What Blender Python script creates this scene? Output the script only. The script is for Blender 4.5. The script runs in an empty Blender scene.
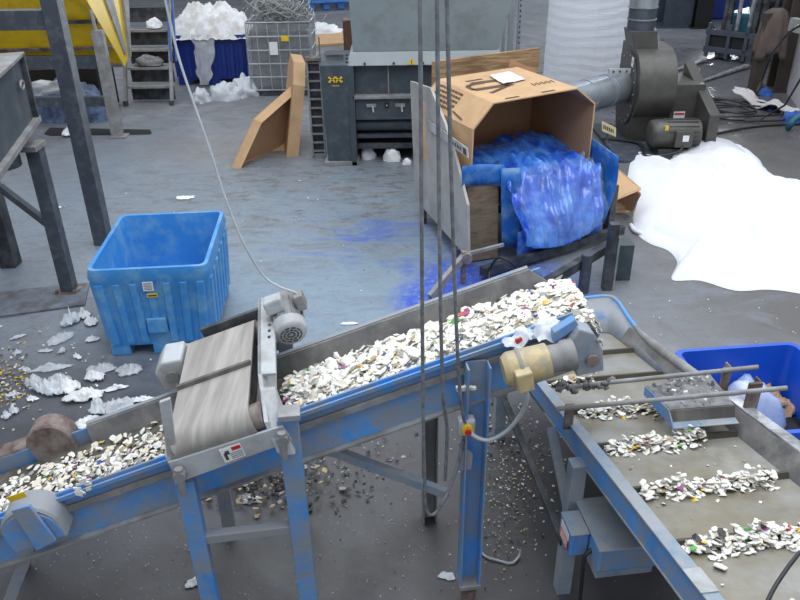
import bpy, math, random
from mathutils import Vector, Matrix, noise
R = random.Random(7)
SC = bpy.context.scene
COL = SC.collection

# ------------------------------------------------------------------ camera
FPX, CAM_H, TH, ROLL = 760.0, 3.6, math.radians(28.5), math.radians(0.8)
FW = Vector((0, math.cos(TH), -math.sin(TH)))
_r = Vector((1, 0, 0)); _u = _r.cross(FW)
RT = _r*math.cos(ROLL) - _u*math.sin(ROLL)
UP = _u*math.cos(ROLL) + _r*math.sin(ROLL)
CC = Vector((0, 0, CAM_H))
cam = bpy.data.cameras.new('camera'); cam.lens = FPX/800*36; cam.sensor_width = 36; cam.clip_end = 200
camo = bpy.data.objects.new('camera', cam); COL.objects.link(camo)
camo.matrix_world = Matrix((( RT.x, UP.x, -FW.x, 0), (RT.y, UP.y, -FW.y, 0), (RT.z, UP.z, -FW.z, CAM_H), (0, 0, 0, 1)))
SC.camera = camo
# ------------------------------------------------------------------ light
SC.view_settings.view_transform = 'Standard'; SC.view_settings.look = 'None'
SC.view_settings.gamma = 1; SC.view_settings.use_curve_mapping = False
SC.view_settings.exposure = -0.25
wd = bpy.data.worlds.new('overcast'); SC.world = wd; wd.use_nodes = True
wd.node_tree.nodes['Background'].inputs[0].default_value = (0.87, 0.93, 1.0, 1)
wd.node_tree.nodes['Background'].inputs[1].default_value = 0.80
def unseen_light(x, y, z, sx, sy, power, col=(0.93, 0.97, 1.0), rot=(0, 0, 0)):
    l = bpy.data.lights.new('unseen_area_light', 'AREA'); l.shape = 'RECTANGLE'; l.size = sx; l.size_y = sy
    l.energy = power; l.color = col
    o = bpy.data.objects.new('unseen_area_light', l); COL.objects.link(o); o.location = (x, y, z); o.rotation_euler = rot
unseen_light(5.5, 9, 8.5, 3, 9, 520)  # unseen overhead area lights added to shape the shading; no roof is built
unseen_light(-1.0, 7.5, 8.5, 3, 9, 420)
unseen_light(1.0, 1.5, 8.5, 8, 3, 420)  # added over the camera to brighten the front machine tops
unseen_light(-6.5, 14, 8.5, 3, 9, 300)
unseen_light(3.5, 20, 8.5, 9, 4, 300)
unseen_light(13, 34.6, 2.5, 5.8, 4.8, 4200, (.9, .95, 1), (math.radians(-90), 0, 0))   # daylight in the open dock door

# ------------------------------------------------------------------ pixel -> place helpers
def ray(px, py): return FW + RT*((px-400)/FPX) - UP*((py-300)/FPX)
def G(px, py, z=0.0):
    d = ray(px, py); return CC + d*((z-CAM_H)/d.z)
def Yp(px, py, y):
    d = ray(px, py); return CC + d*(y/d.y)
def Pl(px, py, p0, n):
    d = ray(px, py); return CC + d*((p0-CC).dot(n)/d.dot(n))
V3 = Vector
def L(c): return tuple((x/12.92 if x <= .04045 else ((x+.055)/1.055)**2.4) for x in [v/255 for v in c])

# ------------------------------------------------------------------ materials
MATS = {}
def mat(name, col, rough=.6, metal=0.0, var=.18, scale=6.0, dust=None, dust_amt=.0, dust_scale=3.0, bump=.0, bscale=30., alpha=1.0, trans=0.0, detail=6, stretch=None, coat=0):
    if name in MATS: return MATS[name]
    m = bpy.data.materials.new(name); m.use_nodes = True; nt = m.node_tree; N = nt.nodes; K_ = nt.links
    b = N['Principled BSDF']; b.inputs['Roughness'].default_value = rough; b.inputs['Metallic'].default_value = metal
    c = L(col)
    tc = N.new('ShaderNodeTexCoord'); mp = N.new('ShaderNodeMapping'); K_.new(tc.outputs['Object'], mp.inputs[0])
    if stretch: mp.inputs['Scale'].default_value = stretch
    n1 = N.new('ShaderNodeTexNoise'); n1.inputs['Scale'].default_value = scale; n1.inputs['Detail'].default_value = detail
    K_.new(mp.outputs[0], n1.inputs['Vector'])
    r = N.new('ShaderNodeValToRGB'); K_.new(n1.outputs['Fac'], r.inputs[0])
    r.color_ramp.elements[0].position = .3; r.color_ramp.elements[1].position = .7
    r.color_ramp.elements[0].color = (*[x*(1-var) for x in c], 1); r.color_ramp.elements[1].color = (*[min(1, x*(1+var)) for x in c], 1)
    out = r.outputs[0]
    if dust:
        n2 = N.new('ShaderNodeTexNoise'); n2.inputs['Scale'].default_value = dust_scale; n2.inputs['Detail'].default_value = 8; n2.inputs['Roughness'].default_value = .65
        K_.new(mp.outputs[0], n2.inputs['Vector'])
        r2 = N.new('ShaderNodeValToRGB'); K_.new(n2.outputs['Fac'], r2.inputs[0])
        p = .62 - .3*dust_amt
        r2.color_ramp.elements[0].position = max(0, p-.1); r2.color_ramp.elements[1].position = min(1, p+.12)
        mx = N.new('ShaderNodeMix'); mx.data_type = 'RGBA'; K_.new(r2.outputs[0], mx.inputs[0]); K_.new(out, mx.inputs[6])
        mx.inputs[7].default_value = (*L(dust), 1); out = mx.outputs[2]
    K_.new(out, b.inputs['Base Color'])
    if bump:
        n3 = N.new('ShaderNodeTexNoise'); n3.inputs['Scale'].default_value = bscale; n3.inputs['Detail'].default_value = 4
        K_.new(mp.outputs[0], n3.inputs['Vector'])
        bp = N.new('ShaderNodeBump'); bp.inputs['Strength'].default_value = bump; bp.inputs['Distance'].default_value = .02
        K_.new(n3.outputs['Fac'], bp.inputs['Height']); K_.new(bp.outputs[0], b.inputs['Normal'])
    if alpha < 1: b.inputs['Alpha'].default_value = alpha
    if trans: b.inputs['Transmission Weight'].default_value = trans
    if coat: b.inputs['Coat Weight'].default_value = coat
    MATS[name] = m; return m

GREYDUST = (150, 150, 152)
M_blue = mat('blue_paint', (78, 148, 220), .5, 0, .12, 5, (134, 146, 162), .45, 6, .1)
M_bluedirty = mat('blue_paint_dusty', (70, 122, 180), .6, 0, .15, 5, (140, 144, 150), .95, 5, .15)
M_bluegrey = mat('dusty_blue_grey_paint', (118, 142, 166), .6, 0, .12, 5, (150, 154, 160), .6, 6, .1)
M_greydust = mat('dusty_grey_steel', (150, 152, 155), .65, .1, .15, 6, (126, 124, 122), .5, 5, .15)
M_palesteel = mat('pale_grey_paint', (186, 192, 198), .5, .0, .1, 5, (154, 154, 154), .5, 5)
M_belt = mat('worn_rubber_belt', (112, 108, 104), .55, 0, .18, 3, (84, 82, 80), .5, 2.5, .1, stretch=(4, 1, 1))
M_beltmag = mat('smooth_grey_rubber', (172, 168, 164), .42, 0, .16, 2.2, (142, 138, 134), .5, 2.5, stretch=(5, .4, 1))
M_beltdark = mat('dark_dirty_belt', (82, 78, 70), .7, 0, .25, 9, (120, 116, 106), .3, 7, .2)
M_cleatbelt = mat('wet_looking_conveyor_belt', (122, 115, 98), .3, .0, .16, 3, (146, 146, 144), .35, 2.2, .05)
M_cleat = mat('dark_rubber_cleat', (70, 66, 58), .6, 0, .2, 8)
M_skirt = mat('dark_rubber_skirt', (98, 98, 100), .55, 0, .2, 5, (130, 128, 126), .4, 6)
M_rust = mat('rusty_steel', (104, 84, 78), .75, .2, .25, 8, (140, 132, 128), .45, 8, .3)
M_dark = mat('dark_steel', (56, 60, 66), .5, .3, .2, 6, (92, 94, 98), .3, 6)
M_grey1 = mat('charcoal_machine_paint', (64, 74, 82), .45, 0, .06, 4, (88, 94, 98), .12, 5)
M_grey2 = mat('light_grey_machine_paint', (134, 144, 148), .45, 0, .06, 3, (120, 126, 128), .2, 4)
M_grey3 = mat('blue_grey_steel_frame', (66, 73, 84), .5, .05, .08, 5, (96, 101, 108), .15, 9)
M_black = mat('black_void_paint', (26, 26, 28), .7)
M_yellow = mat('yellow_machine_paint', (214, 178, 14), .45, 0, .1, 3, (176, 146, 24), .3, 3)
M_yellowcream = mat('faded_yellow_motor_paint', (206, 184, 128), .5, 0, .1, 8, (164, 154, 134), .5, 9)
M_card = mat('cardboard', (196, 162, 124), .8, 0, .06, 4, (182, 148, 112), .3, 3)
M_cardin = mat('cardboard_inside', (176, 138, 106), .85, 0, .08, 4)
M_cardedge = mat('cardboard_cut_edge', (206, 170, 128), .85, 0, .1, 10)
M_ink = mat('printing_ink', (84, 66, 50), .8)
M_wood = mat('weathered_plywood', (150, 134, 112), .8, 0, .25, 4, (112, 96, 78), .5, 4, .2, stretch=(1, 1, 4))
M_lumber = mat('aged_lumber', (178, 150, 112), .8, 0, .25, 4, (128, 100, 74), .5, 5, stretch=(.6, 1, 5))
M_binblue = mat('sky_blue_plastic', (60, 140, 210), .42, 0, .06, 3, (112, 166, 208), .25, 5)
M_binroyal = mat('royal_blue_plastic', (24, 84, 196), .38, 0, .06, 3)
M_binnavy = mat('navy_blue_plastic', (26, 52, 134), .45, 0, .08, 4)
M_white = mat('white_woven_fabric', (226, 228, 236), .8, 0, .02, 6, bump=.15, bscale=14)
M_whitepl = mat('white_plastic', (232, 234, 238), .5, 0, .05, 10)
M_label = mat('paper_label', (224, 226, 228), .7, 0, .05, 12)
M_red = mat('red_print', (196, 36, 44), .6)
M_warn = mat('yellow_warning_print', (226, 190, 40), .6)
M_film = mat('milky_plastic_film', (222, 228, 236), .3, 0, .05, 8, alpha=.72)
M_clear = mat('clear_plastic_film', (232, 236, 242), .16, 0, .05, 8, alpha=.40, bump=.6, bscale=16)
M_bluefilm = mat('blue_film_heap', (26, 84, 208), .13, 0, .35, 5, (90, 156, 238), .35, 4, .35, 8, coat=.8)
M_chute = mat('cobalt_plastic_sheet', (34, 104, 186), .4, 0, .15, 5, (110, 150, 190), .2, 6)
M_galv = mat('galvanised_duct', (176, 184, 192), .3, .7, .1, 6)
M_blower = mat('olive_grey_blower_paint', (72, 70, 67), .42, .1, .06, 4, (84, 82, 80), .2, 5)
M_cable = mat('grey_cable_sheath', (116, 119, 124), .5, 0, .4, 25)
M_cablelt = mat('pale_conduit', (176, 180, 186), .5)
M_cabledk = mat('black_cable_sheath', (36, 38, 42), .45)
M_brown = mat('brown_steel_column', (66, 56, 52), .6, 0, .15, 5)
M_cloth = mat('brown_grey_cloth', (92, 80, 76), .9, 0, .2, 6, bump=.4, bscale=8)
M_debris = mat('grey_debris', (122, 122, 124), .8, 0, .3, 20)
M_teal = mat('teal_paint', (44, 104, 124), .5)
M_fork = mat('forklift_grey_paint', (76, 84, 96), .4, .3, .15, 5)
M_shiny = mat('worn_bright_steel', (196, 200, 206), .28, .45, .12, 6, (130, 130, 132), .4, 7)
FL = {'white': mat('flake_white', (236, 234, 228), .5, 0, .05), 'cream': mat('flake_cream', (226, 218, 202), .5, 0, .06),
      'grey': mat('flake_grey', (150, 148, 142), .5, 0, .1), 'tan': mat('flake_tan', (176, 156, 120), .6, 0, .1),
      'purple': mat('flake_purple', (150, 74, 130), .4), 'blue': mat('flake_blue', (62, 84, 168), .4),
      'yellow': mat('flake_yellow', (228, 186, 44), .4), 'green': mat('flake_green', (84, 168, 70), .4),
      'red': mat('flake_red', (176, 60, 60), .4), 'dark': mat('flake_dark', (60, 58, 56), .5)}

# ------------------------------------------------------------------ mesh builder
class MB:
    def __init__(s): s.v = []; s.f = []; s.sm = []; s.mi = []
    def add(s, verts, faces, smooth=False, mi=0):
        o = len(s.v); s.v += [Vector(p) for p in verts]
        for f in faces: s.f.append([i+o for i in f]); s.sm.append(smooth); s.mi.append(mi)
        return s
    def hexa(s, b, t, mi=0):      # bottom loop, top loop (same count)
        n = len(b)
        fs = [[i, (i+1) % n, n+(i+1) % n, n+i] for i in range(n)] + [list(range(n))[::-1], list(range(n, 2*n))]
        return s.add(list(b)+list(t), fs, False, mi)
    def prism(s, poly, vec, mi=0):
        vec = V3(vec); return s.hexa([V3(p) for p in poly], [V3(p)+vec for p in poly], mi)
    def box(s, c, size, ax=None, mi=0):
        c = V3(c); X, Y, Z = ax or (V3((1, 0, 0)), V3((0, 1, 0)), V3((0, 0, 1)))
        x, y, z = X*size[0]/2, Y*size[1]/2, Z*size[2]/2
        return s.hexa([c-x-y-z, c+x-y-z, c+x+y-z, c-x+y-z], [c-x-y+z, c+x-y+z, c+x+y+z, c-x+y+z], mi)
    def bar(s, a, b, w, h, up=(0, 0, 1), mi=0):   # box from a to b
        a, b = V3(a), V3(b); d = (b-a); l = d.length; d.normalize(); up = V3(up)
        sd = d.cross(up); sd.normalize(); u2 = sd.cross(d)
        return s.box((a+b)/2, (l, w, h), (d, sd, u2), mi)
    def tube(s, pts, r, n=8, caps=True, mi=0, closed=False):
        pts = [V3(p) for p in pts]; k = len(pts); rr = r if isinstance(r, (list, tuple)) else [r]*k
        vs = []; prev = None
        for i, p in enumerate(pts):
            d = (pts[min(i+1, k-1)] - pts[max(i-1, 0)])
            if d.length < 1e-9: d = V3((0, 0, 1))
            d.normalize()
            a = prev - d*prev.dot(d) if prev else d.orthogonal()
            if a.length < 1e-6: a = d.orthogonal()
            a.normalize(); prev = a; b = d.cross(a)
            for j in range(n):
                t = 2*math.pi*j/n; vs.append(p + (a*math.cos(t)+b*math.sin(t))*rr[i])
        fs = [[i*n+j, i*n+(j+1) % n, (i+1)*n+(j+1) % n, (i+1)*n+j] for i in range(k-1) for j in range(n)]
        s.add(vs, fs, True, mi)
        if caps:
            s.add(vs[:n], [list(range(n))[::-1]], False, mi); s.add(vs[-n:], [list(range(n))], False, mi)
        return s
    def cyl(s, a, b, r, n=24, r2=None, mi=0): return s.tube([a, b], [r, r if r2 is None else r2], n, True, mi)
    def loft(s, rings, smooth=True, cap0=False, cap1=False, mi=0):
        n = len(rings[0]); vs = [p for r in rings for p in r]
        fs = [[i*n+j, i*n+(j+1) % n, (i+1)*n+(j+1) % n, (i+1)*n+j] for i in range(len(rings)-1) for j in range(n)]
        s.add(vs, fs, smooth, mi)
        if cap0: s.add(rings[0], [list(range(n))[::-1]], False, mi)
        if cap1: s.add(rings[-1], [list(range(n))], False, mi)
        return s
    def grid(s, fn, nu, nv, smooth=True, mi=0):
        vs = [fn(i/nu, j/nv) for j in range(nv+1) for i in range(nu+1)]
        fs = [[j*(nu+1)+i, j*(nu+1)+i+1, (j+1)*(nu+1)+i+1, (j+1)*(nu+1)+i] for j in range(nv) for i in range(nu)]
        return s.add(vs, fs, smooth, mi)
    def mesh(s, name, mats, off):
        me = bpy.data.meshes.new(name)
        me.from_pydata([p-off for p in s.v], [], s.f); me.update()
        for m in (mats if isinstance(mats, (list, tuple)) else [mats]): me.materials.append(m)
        me.polygons.foreach_set('use_smooth', s.sm); me.polygons.foreach_set('material_index', s.mi)
        return me
    def build(s, name, mats, parent=None, bevel=0, solid=0, label=None):
        off = V3((0, 0, 0)); p = parent
        while p: off = off + V3(p.location); p = p.parent
        o = bpy.data.objects.new(name, s.mesh(name, mats, off)); COL.objects.link(o)
        if parent: o.parent = parent
        if solid: md = o.modifiers.new('thickness', 'SOLIDIFY'); md.thickness = solid; md.offset = 0
        if bevel:
            md = o.modifiers.new('bevel', 'BEVEL'); md.width = bevel; md.segments = 2; md.limit_method = 'ANGLE'
        if label: o['label'] = label
        return o
    def thing(s, name, mats, label, cat, group=None, kind=None, bevel=0, solid=0):
        mn = V3((min(p.x for p in s.v), min(p.y for p in s.v), min(p.z for p in s.v))); mxx = V3((max(p.x for p in s.v), max(p.y for p in s.v), 0))
        off = V3(((mn.x+mxx.x)/2, (mn.y+mxx.y)/2, mn.z))
        o = bpy.data.objects.new(name, s.mesh(name, mats, off)); COL.objects.link(o); o.location = off
        tag(o, label, cat, group, kind)
        if solid: md = o.modifiers.new('thickness', 'SOLIDIFY'); md.thickness = solid; md.offset = 0
        if bevel:
            md = o.modifiers.new('bevel', 'BEVEL'); md.width = bevel; md.segments = 2; md.limit_method = 'ANGLE'
        return o
def tag(o, label=None, cat=None, group=None, kind=None):
    if label: o['label'] = label
    if cat: o['category'] = cat
    if group: o['group'] = group
    if kind: o['kind'] = kind
def thing(name, label, cat, loc, group=None):
    o = bpy.data.objects.new(name, None); COL.objects.link(o); o.location = loc; o.empty_display_size = .1
    tag(o, label, cat, group); return o
def smoothpath(pts, n=6):
    pts = [V3(p) for p in pts]; out = []
    for i in range(len(pts)-1):
        p0, p1, p2, p3 = pts[max(i-1, 0)], pts[i], pts[i+1], pts[min(i+2, len(pts)-1)]
        for k in range(n):
            t = k/n
            out.append(.5*((2*p1)+(p2-p0)*t+(2*p0-5*p1+4*p2-p3)*t*t+(3*p1-p0-3*p2+p3)*t**3))
    out.append(pts[-1]); return out
def nz(p, s=1.0, seed=0): return noise.noise(V3(p)*s + V3((seed*7.3, seed*3.1, seed*1.7)))
def lump(mb, c, rx, ry, rz_, seed, amp=.35, fs=2.2, nu=16, nv=9, flat=True, mi=0):
    rings = []
    for j in range(nv+1):
        ph = math.pi*(j/nv) if not flat else math.pi*.5*(j/nv)+math.pi*.0
        row = []
        for i in range(nu):
            th = 2*math.pi*i/nu; d = V3((math.sin(ph)*math.cos(th), math.sin(ph)*math.sin(th), math.cos(ph)))
            k = 1+amp*nz(d*fs, 1, seed)+amp*.5*abs(nz(d*fs*2.3, 1, seed+2))
            row.append(c+V3((d.x*rx*k, d.y*ry*k, max(0, d.z*rz_*k) if flat else d.z*rz_*k)))
        rings.append(row)
    mb.loft(rings, True, mi=mi); return mb
#==BODY==
# ================================================================== the setting
def floor_material():
    m = bpy.data.materials.new('stained_concrete'); m.use_nodes = True; nt = m.node_tree; N = nt.nodes; K_ = nt.links
    b = N['Principled BSDF']; tc = N.new('ShaderNodeTexCoord'); pos = tc.outputs['Object']
    def nzn(scale, detail=8, rough=.6, dist=0):
        n = N.new('ShaderNodeTexNoise'); n.inputs['Scale'].default_value = scale; n.inputs['Detail'].default_value = detail
        n.inputs['Roughness'].default_value = rough; n.inputs['Distortion'].default_value = dist; K_.new(pos, n.inputs['Vector']); return n.outputs['Fac']
    def ramp(x, a, c, ca=(0, 0, 0, 1), cb=(1, 1, 1, 1)):
        r = N.new('ShaderNodeValToRGB'); K_.new(x, r.inputs[0]); e = r.color_ramp.elements
        e[0].position, e[1].position = a, c; e[0].color, e[1].color = ca, cb; return r.outputs[0]
    def math_(op, a, c):
        n = N.new('ShaderNodeMath'); n.operation = op; n.use_clamp = True
        for i, x in enumerate((a, c)):
            if isinstance(x, (int, float)): n.inputs[i].default_value = x
            else: K_.new(x, n.inputs[i])
        return n.outputs[0]
    def mix(f, a, col):
        n = N.new('ShaderNodeMix'); n.data_type = 'RGBA'; K_.new(f, n.inputs[0]); K_.new(a, n.inputs[6]); n.inputs[7].default_value = (*L(col), 1); return n.outputs[2]
    big = nzn(.5); mid = nzn(2.2, 9, .65, .4); fine = nzn(14, 8, .7); grain = nzn(60, 4, .6); specks = nzn(34, 3, .5); smear = nzn(1.1, 6, .6, 1.2)
    def blob(cx, cy, rx, ry, soft=.6, nmix=.55):
        mp = N.new('ShaderNodeMapping'); mp.vector_type = 'POINT'; K_.new(pos, mp.inputs[0])
        mp.inputs['Location'].default_value = (-cx/rx, -cy/ry, 0); mp.inputs['Scale'].default_value = (1/rx, 1/ry, 0)
        l = N.new('ShaderNodeVectorMath'); l.operation = 'LENGTH'; K_.new(mp.outputs[0], l.inputs[0])
        w = N.new('ShaderNodeMath'); w.operation = 'MULTIPLY_ADD'; K_.new(mid, w.inputs[0]); w.inputs[1].default_value = nmix*2; 
        a = N.new('ShaderNodeMath'); a.operation = 'ADD'; K_.new(l.outputs['Value'], a.inputs[0]); a.inputs[1].default_value = -nmix
        K_.new(a.outputs[0], w.inputs[2])
        return ramp(w.outputs[0], 1-soft, 1.0, (1, 1, 1, 1), (0, 0, 0, 1))
    streak = N.new('ShaderNodeTexNoise'); streak.inputs['Scale'].default_value = 1.6; streak.inputs['Detail'].default_value = 9; streak.inputs['Roughness'].default_value = .68; streak.inputs['Distortion'].default_value = .9
    smp = N.new('ShaderNodeMapping'); K_.new(pos, smp.inputs[0]); smp.inputs['Rotation'].default_value = (0, 0, .5); smp.inputs['Scale'].default_value = (.7, 1.5, 1); K_.new(smp.outputs[0], streak.inputs['Vector']); streak = streak.outputs['Fac']
    c = ramp(big, .3, .72, (*L((112, 114, 120)), 1), (*L((134, 138, 146)), 1))
    c = mix(math_('MULTIPLY', ramp(mid, .42, .66), .5), c, (104, 103, 104))
    c = mix(math_('MULTIPLY', ramp(smear, .5, .68), .4), c, (152, 158, 168))
    # pale blue dust drifted in front of the shredder, cobalt powder by the tipper
    c = mix(math_('MULTIPLY', blob(-.5, 6.7, 2.3, 2.2, .7), .6), c, (124, 148, 168))
    c = mix(math_('MULTIPLY', blob(-4.4, 9.5, 2.4, 5.0, .8), .45), c, (116, 132, 152))
    c = mix(math_('MULTIPLY', math_('MULTIPLY', blob(-.4, 9.7, 3.4, 2.4, .7, .5), ramp(streak, .34, .52)), .9), c, (86, 82, 80))
    c = mix(math_('MULTIPLY', math_('MULTIPLY', blob(-1.0, 9.0, 6, 5, .4, .4), ramp(streak, .52, .66)), .55), c, (106, 104, 106))
    c = mix(math_('MULTIPLY', math_('MULTIPLY', blob(-.6, 8.0, 3.4, 3.0, .5), ramp(streak, .47, .36)), .45), c, (136, 160, 178))
    sc2 = N.new('ShaderNodeTexNoise'); sc2.inputs['Scale'].default_value = 4.2; sc2.inputs['Detail'].default_value = 10; sc2.inputs['Roughness'].default_value = .74; sc2.inputs['Distortion'].default_value = .6
    K_.new(smp.outputs[0], sc2.inputs['Vector']); sc2 = sc2.outputs['Fac']
    c = mix(math_('MULTIPLY', ramp(sc2, .50, .66), .5), c, (84, 81, 80))
    c = mix(math_('MULTIPLY', math_('MULTIPLY', ramp(sc2, .47, .34), blob(-1.2, 8.5, 6, 5.5, .5, .3)), .42), c, (138, 153, 168))
    pw = math_('MULTIPLY', blob(.55, 6.6, .70, 1.2, .45, .5), ramp(fine, .34, .5))
    c = mix(math_('MULTIPLY', pw, .92), c, (52, 88, 200))
    pw3 = math_('MULTIPLY', blob(-.35, 8.2, 1.2, .9, .8, .9), ramp(streak, .50, .58))
    c = mix(math_('MULTIPLY', pw3, .6), c, (60, 94, 196))
    pw2 = math_('MULTIPLY', blob(1.2, 6.6, .9, 1.2, .4, .6), ramp(fine, .38, .55))
    c = mix(math_('MULTIPLY', pw2, .9), c, (62, 90, 192))
    # brown stain by the stairs, dark grime to the right; grime plus painted shade under the conveyors
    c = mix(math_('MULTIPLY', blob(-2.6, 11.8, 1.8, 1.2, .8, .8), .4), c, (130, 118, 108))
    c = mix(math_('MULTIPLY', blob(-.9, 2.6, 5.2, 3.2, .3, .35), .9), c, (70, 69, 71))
    c = mix(math_('MULTIPLY', blob(-2.7, 4.4, 2.0, 1.6, .4, .4), .6), c, (74, 76, 86))  # floor in front of the sky blue bin: grime and painted-in shade
    c = mix(math_('MULTIPLY', blob(6.0, 8.0, 4.6, 7.0, .4, .4), .85), c, (92, 89, 87))
    c = mix(math_('MULTIPLY', math_('MULTIPLY', blob(4.0, 6.5, 3.5, 3.0, .5), ramp(streak, .52, .62)), .5), c, (122, 130, 146))
    c = mix(math_('MULTIPLY', blob(7.0, 15.5, 4.5, 6, .5, .5), .7), c, (80, 77, 80))
    c = mix(math_('MULTIPLY', ramp(fine, .56, .72), .5), c, (88, 88, 92))
    sp = math_('MULTIPLY', ramp(specks, .70, .73), .5)
    c = mix(sp, c, (190, 190, 194))
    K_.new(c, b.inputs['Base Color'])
    rg = N.new('ShaderNodeMapRange'); K_.new(mid, rg.inputs[0]); rg.inputs[1].default_value = .3; rg.inputs[2].default_value = .7; rg.inputs[3].default_value = .30; rg.inputs[4].default_value = .62
    rough = N.new('ShaderNodeMath'); rough.operation = 'MULTIPLY_ADD'
    K_.new(blob(6.5, 16, 5.5, 6.5, .5, .3), rough.inputs[0]); rough.inputs[1].default_value = -.14; K_.new(rg.outputs[0], rough.inputs[2])
    K_.new(rough.outputs[0], b.inputs['Roughness'])
    bp = N.new('ShaderNodeBump'); bp.inputs['Strength'].default_value = .25; bp.inputs['Distance'].default_value = .01; K_.new(fine, bp.inputs['Height']); K_.new(bp.outputs[0], b.inputs['Normal'])
    return m
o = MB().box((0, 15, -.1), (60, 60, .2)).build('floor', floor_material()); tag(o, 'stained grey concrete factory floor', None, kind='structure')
M_wall = mat('corrugated_wall_paint', (96, 98, 102), .7, 0, .1, 1)
w = MB()
w.box((-9.75, 35, 4), (39.5, .3, 8)); w.box((23, 35, 4), (14, .3, 8)); w.box((13, 35, 6.5), (6, .3, 3))
o = w.build('wall_back', M_wall); tag(o, 'dark grey far wall with an open dock door', None, kind='structure')
o = MB().box((16.1, 20, 4), (.3, 30, 8)).build('wall_right', M_wall); tag(o, 'grey right side wall of the hall', None, kind='structure')

# ================================================================== inclined conveyor
O = V3((.187, 3.056, 1.6)); UD = V3((.9925, .1219, .317)); BD = V3((-.1219, .9925, 0)); PD = V3((.9925, .1219, 0))
NN = UD.cross(BD).normalized(); UN = UD.normalized()
def K(s, t, h=0.0): return O + UD*s + BD*t + NN*h
def CT(px, py, t):          # pixel on the vertical plane t
    return Pl(px, py, O+BD*t, BD)
def krail(mb, s0, s1, t0, t1, h0, h1, mi=0):
    mb.hexa([K(s0, t0, h0), K(s1, t0, h0), K(s1, t1, h0), K(s0, t1, h0)], [K(s0, t0, h1), K(s1, t0, h1), K(s1, t1, h1), K(s0, t1, h1)], mi); return mb
cv = thing('inclined_belt_conveyor', 'blue framed inclined belt conveyor carrying shredded white flakes up to the right', 'conveyor', (K(-.7, .28).x, K(-.7, .28).y, 0))
S0, S1 = -2.45, .64
m = MB(); krail(m, S0, S1, 0, .012, -.275, -.02); fr = m.build('side_rail', M_blue, cv, .002)
m = MB(); krail(m, S0, S1, -.03, .012, -.29, -.275); m.build('flange', M_greydust, fr, .002)
m = MB(); krail(m, S0, S1, -.018, 0, -.105, -.068); m.build('dusty_ledge', M_greydust, fr, .002)
m = MB(); krail(m, S0, S1, -.028, .012, -.02, -.006); krail(m, S0, S1, -.028, -.018, -.006, .004); krail(m, S0, S1, .0, .012, -.006, .014); m.build('top_channel', M_blue, fr, .002)
m = MB(); krail(m, S0, S1, .558, .57, -.275, -.02); br = m.build('side_rail', M_blue, cv, .002)
SK = -1.88
m = MB(); m.hexa([K(SK, .50, -.10), K(S1+.02, .50, -.10), K(S1+.02, .515, -.10), K(SK, .515, -.10)], [K(SK, .545, .0), K(S1-.06, .545, .0), K(S1-.06, .56, .0), K(SK, .56, .0)])
m.build('rubber_skirt', M_skirt, cv, .002)
m = MB(); krail(m, SK, S1-.06, .56, .59, -.015, .005); m.build('skirt_clamp', M_bluedirty, cv, .002)
m = MB(); m.hexa([K(S0, .035, -.10), K(S1+.02, .035, -.10), K(S1+.02, .05, -.10), K(S0, .05, -.10)], [K(S0, .012, -.01), K(S1, .012, -.01), K(S1, .024, -.01), K(S0, .024, -.01)])
m.build('rubber_skirt', M_skirt, cv, .002)
# belt loop: profile in (s, h)
def loop_profile(a0, a1, top, rad, n=10):
    pr = []; c = top-rad
    for i in range(n+1): t = math.pi/2 - math.pi*i/n; pr.append((a1+rad*math.cos(t), c+rad*math.sin(t)))
    for i in range(n+1): t = -math.pi/2 - math.pi*i/n; pr.append((a0+rad*math.cos(t), c+rad*math.sin(t)))
    return pr
def belt_loop(P, a0, a1, top, rad, w0, w1, thick=.012, sub=1):
    mb = MB(); oo = loop_profile(a0, a1, top, rad); ii = loop_profile(a0, a1, top-thick, rad-thick)
    rings = [[P(a, w0, h) for a, h in oo], [P(a, w1, h) for a, h in oo], [P(a, w1, h) for a, h in ii], [P(a, w0, h) for a, h in ii], [P(a, w0, h) for a, h in oo]]
    mb.loft(rings, True); return mb
bl = belt_loop(lambda a, b, h: K(a, b, h), -2.5, .66, -.10, .075, .03, .53)
o = bl.build('belt', M_beltdark, cv); o.modifiers.new('es', 'EDGE_SPLIT')
for s in (-2.5, .66): MB().cyl(K(s, .02, -.175), K(s, .54, -.175), .06, 20).build('pulley', M_dark, cv)
MB().cyl(K(.66, -.07, -.175), K(.66, .62, -.175), .022, 12).build('pulley_shaft', M_greydust, cv)
# carrying rollers beneath the belt
for s in (-1.9, -1.2, -.5, .2): MB().cyl(K(s, .015, -.14), K(s, .555, -.14), .022, 10).build('roller', M_dark, cv)
# main front post with foot, push button and tag
px = (G(464, 583)); tpost = (px-O).dot(BD); spost = (px-O).dot(PD)
def post(s, t, z0, z1, w, d, mt, name='post', par=cv, chan=True):
    mb = MB(); c = O+PD*s+BD*t; ax = (PD, BD, V3((0, 0, 1))); zc = (z0+z1)/2; hh = z1-z0; q = V3((c.x, c.y, zc))
    if chan:
        mb.box(q+BD*(d/2-.006), (w, .012, hh), ax); mb.box(q-PD*(w/2-.005), (.01, d, hh), ax); mb.box(q+PD*(w/2-.005), (.01, d, hh), ax)
    else: mb.box(q, (w, d, hh), ax)
    return mb.build(name, mt, par, .002)
zt = 1.6+.317*spost-.05
pst = post(spost, -.055, .13, zt-.0, .115, .085, M_blue)
m = MB(); c = O+PD*spost-BD*.055
m.box(V3((c.x, c.y, .135)), (.12, .10, .03), (PD, BD, V3((0, 0, 1)))); m.build('foot_clamp', M_greydust, pst, .004)
m = MB(); m.tube([(c.x, c.y, .13), (c.x, c.y, .07), (c.x, c.y-.01, .0)], [.045, .048, .04], 14); m.build('swivel_foot', M_rust, pst)
def on_post(px_, py_, t=-.075): return CT(px_, py_, t)
q = on_post(466, 425); ax = (PD, BD, V3((0, 0, 1)))
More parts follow.
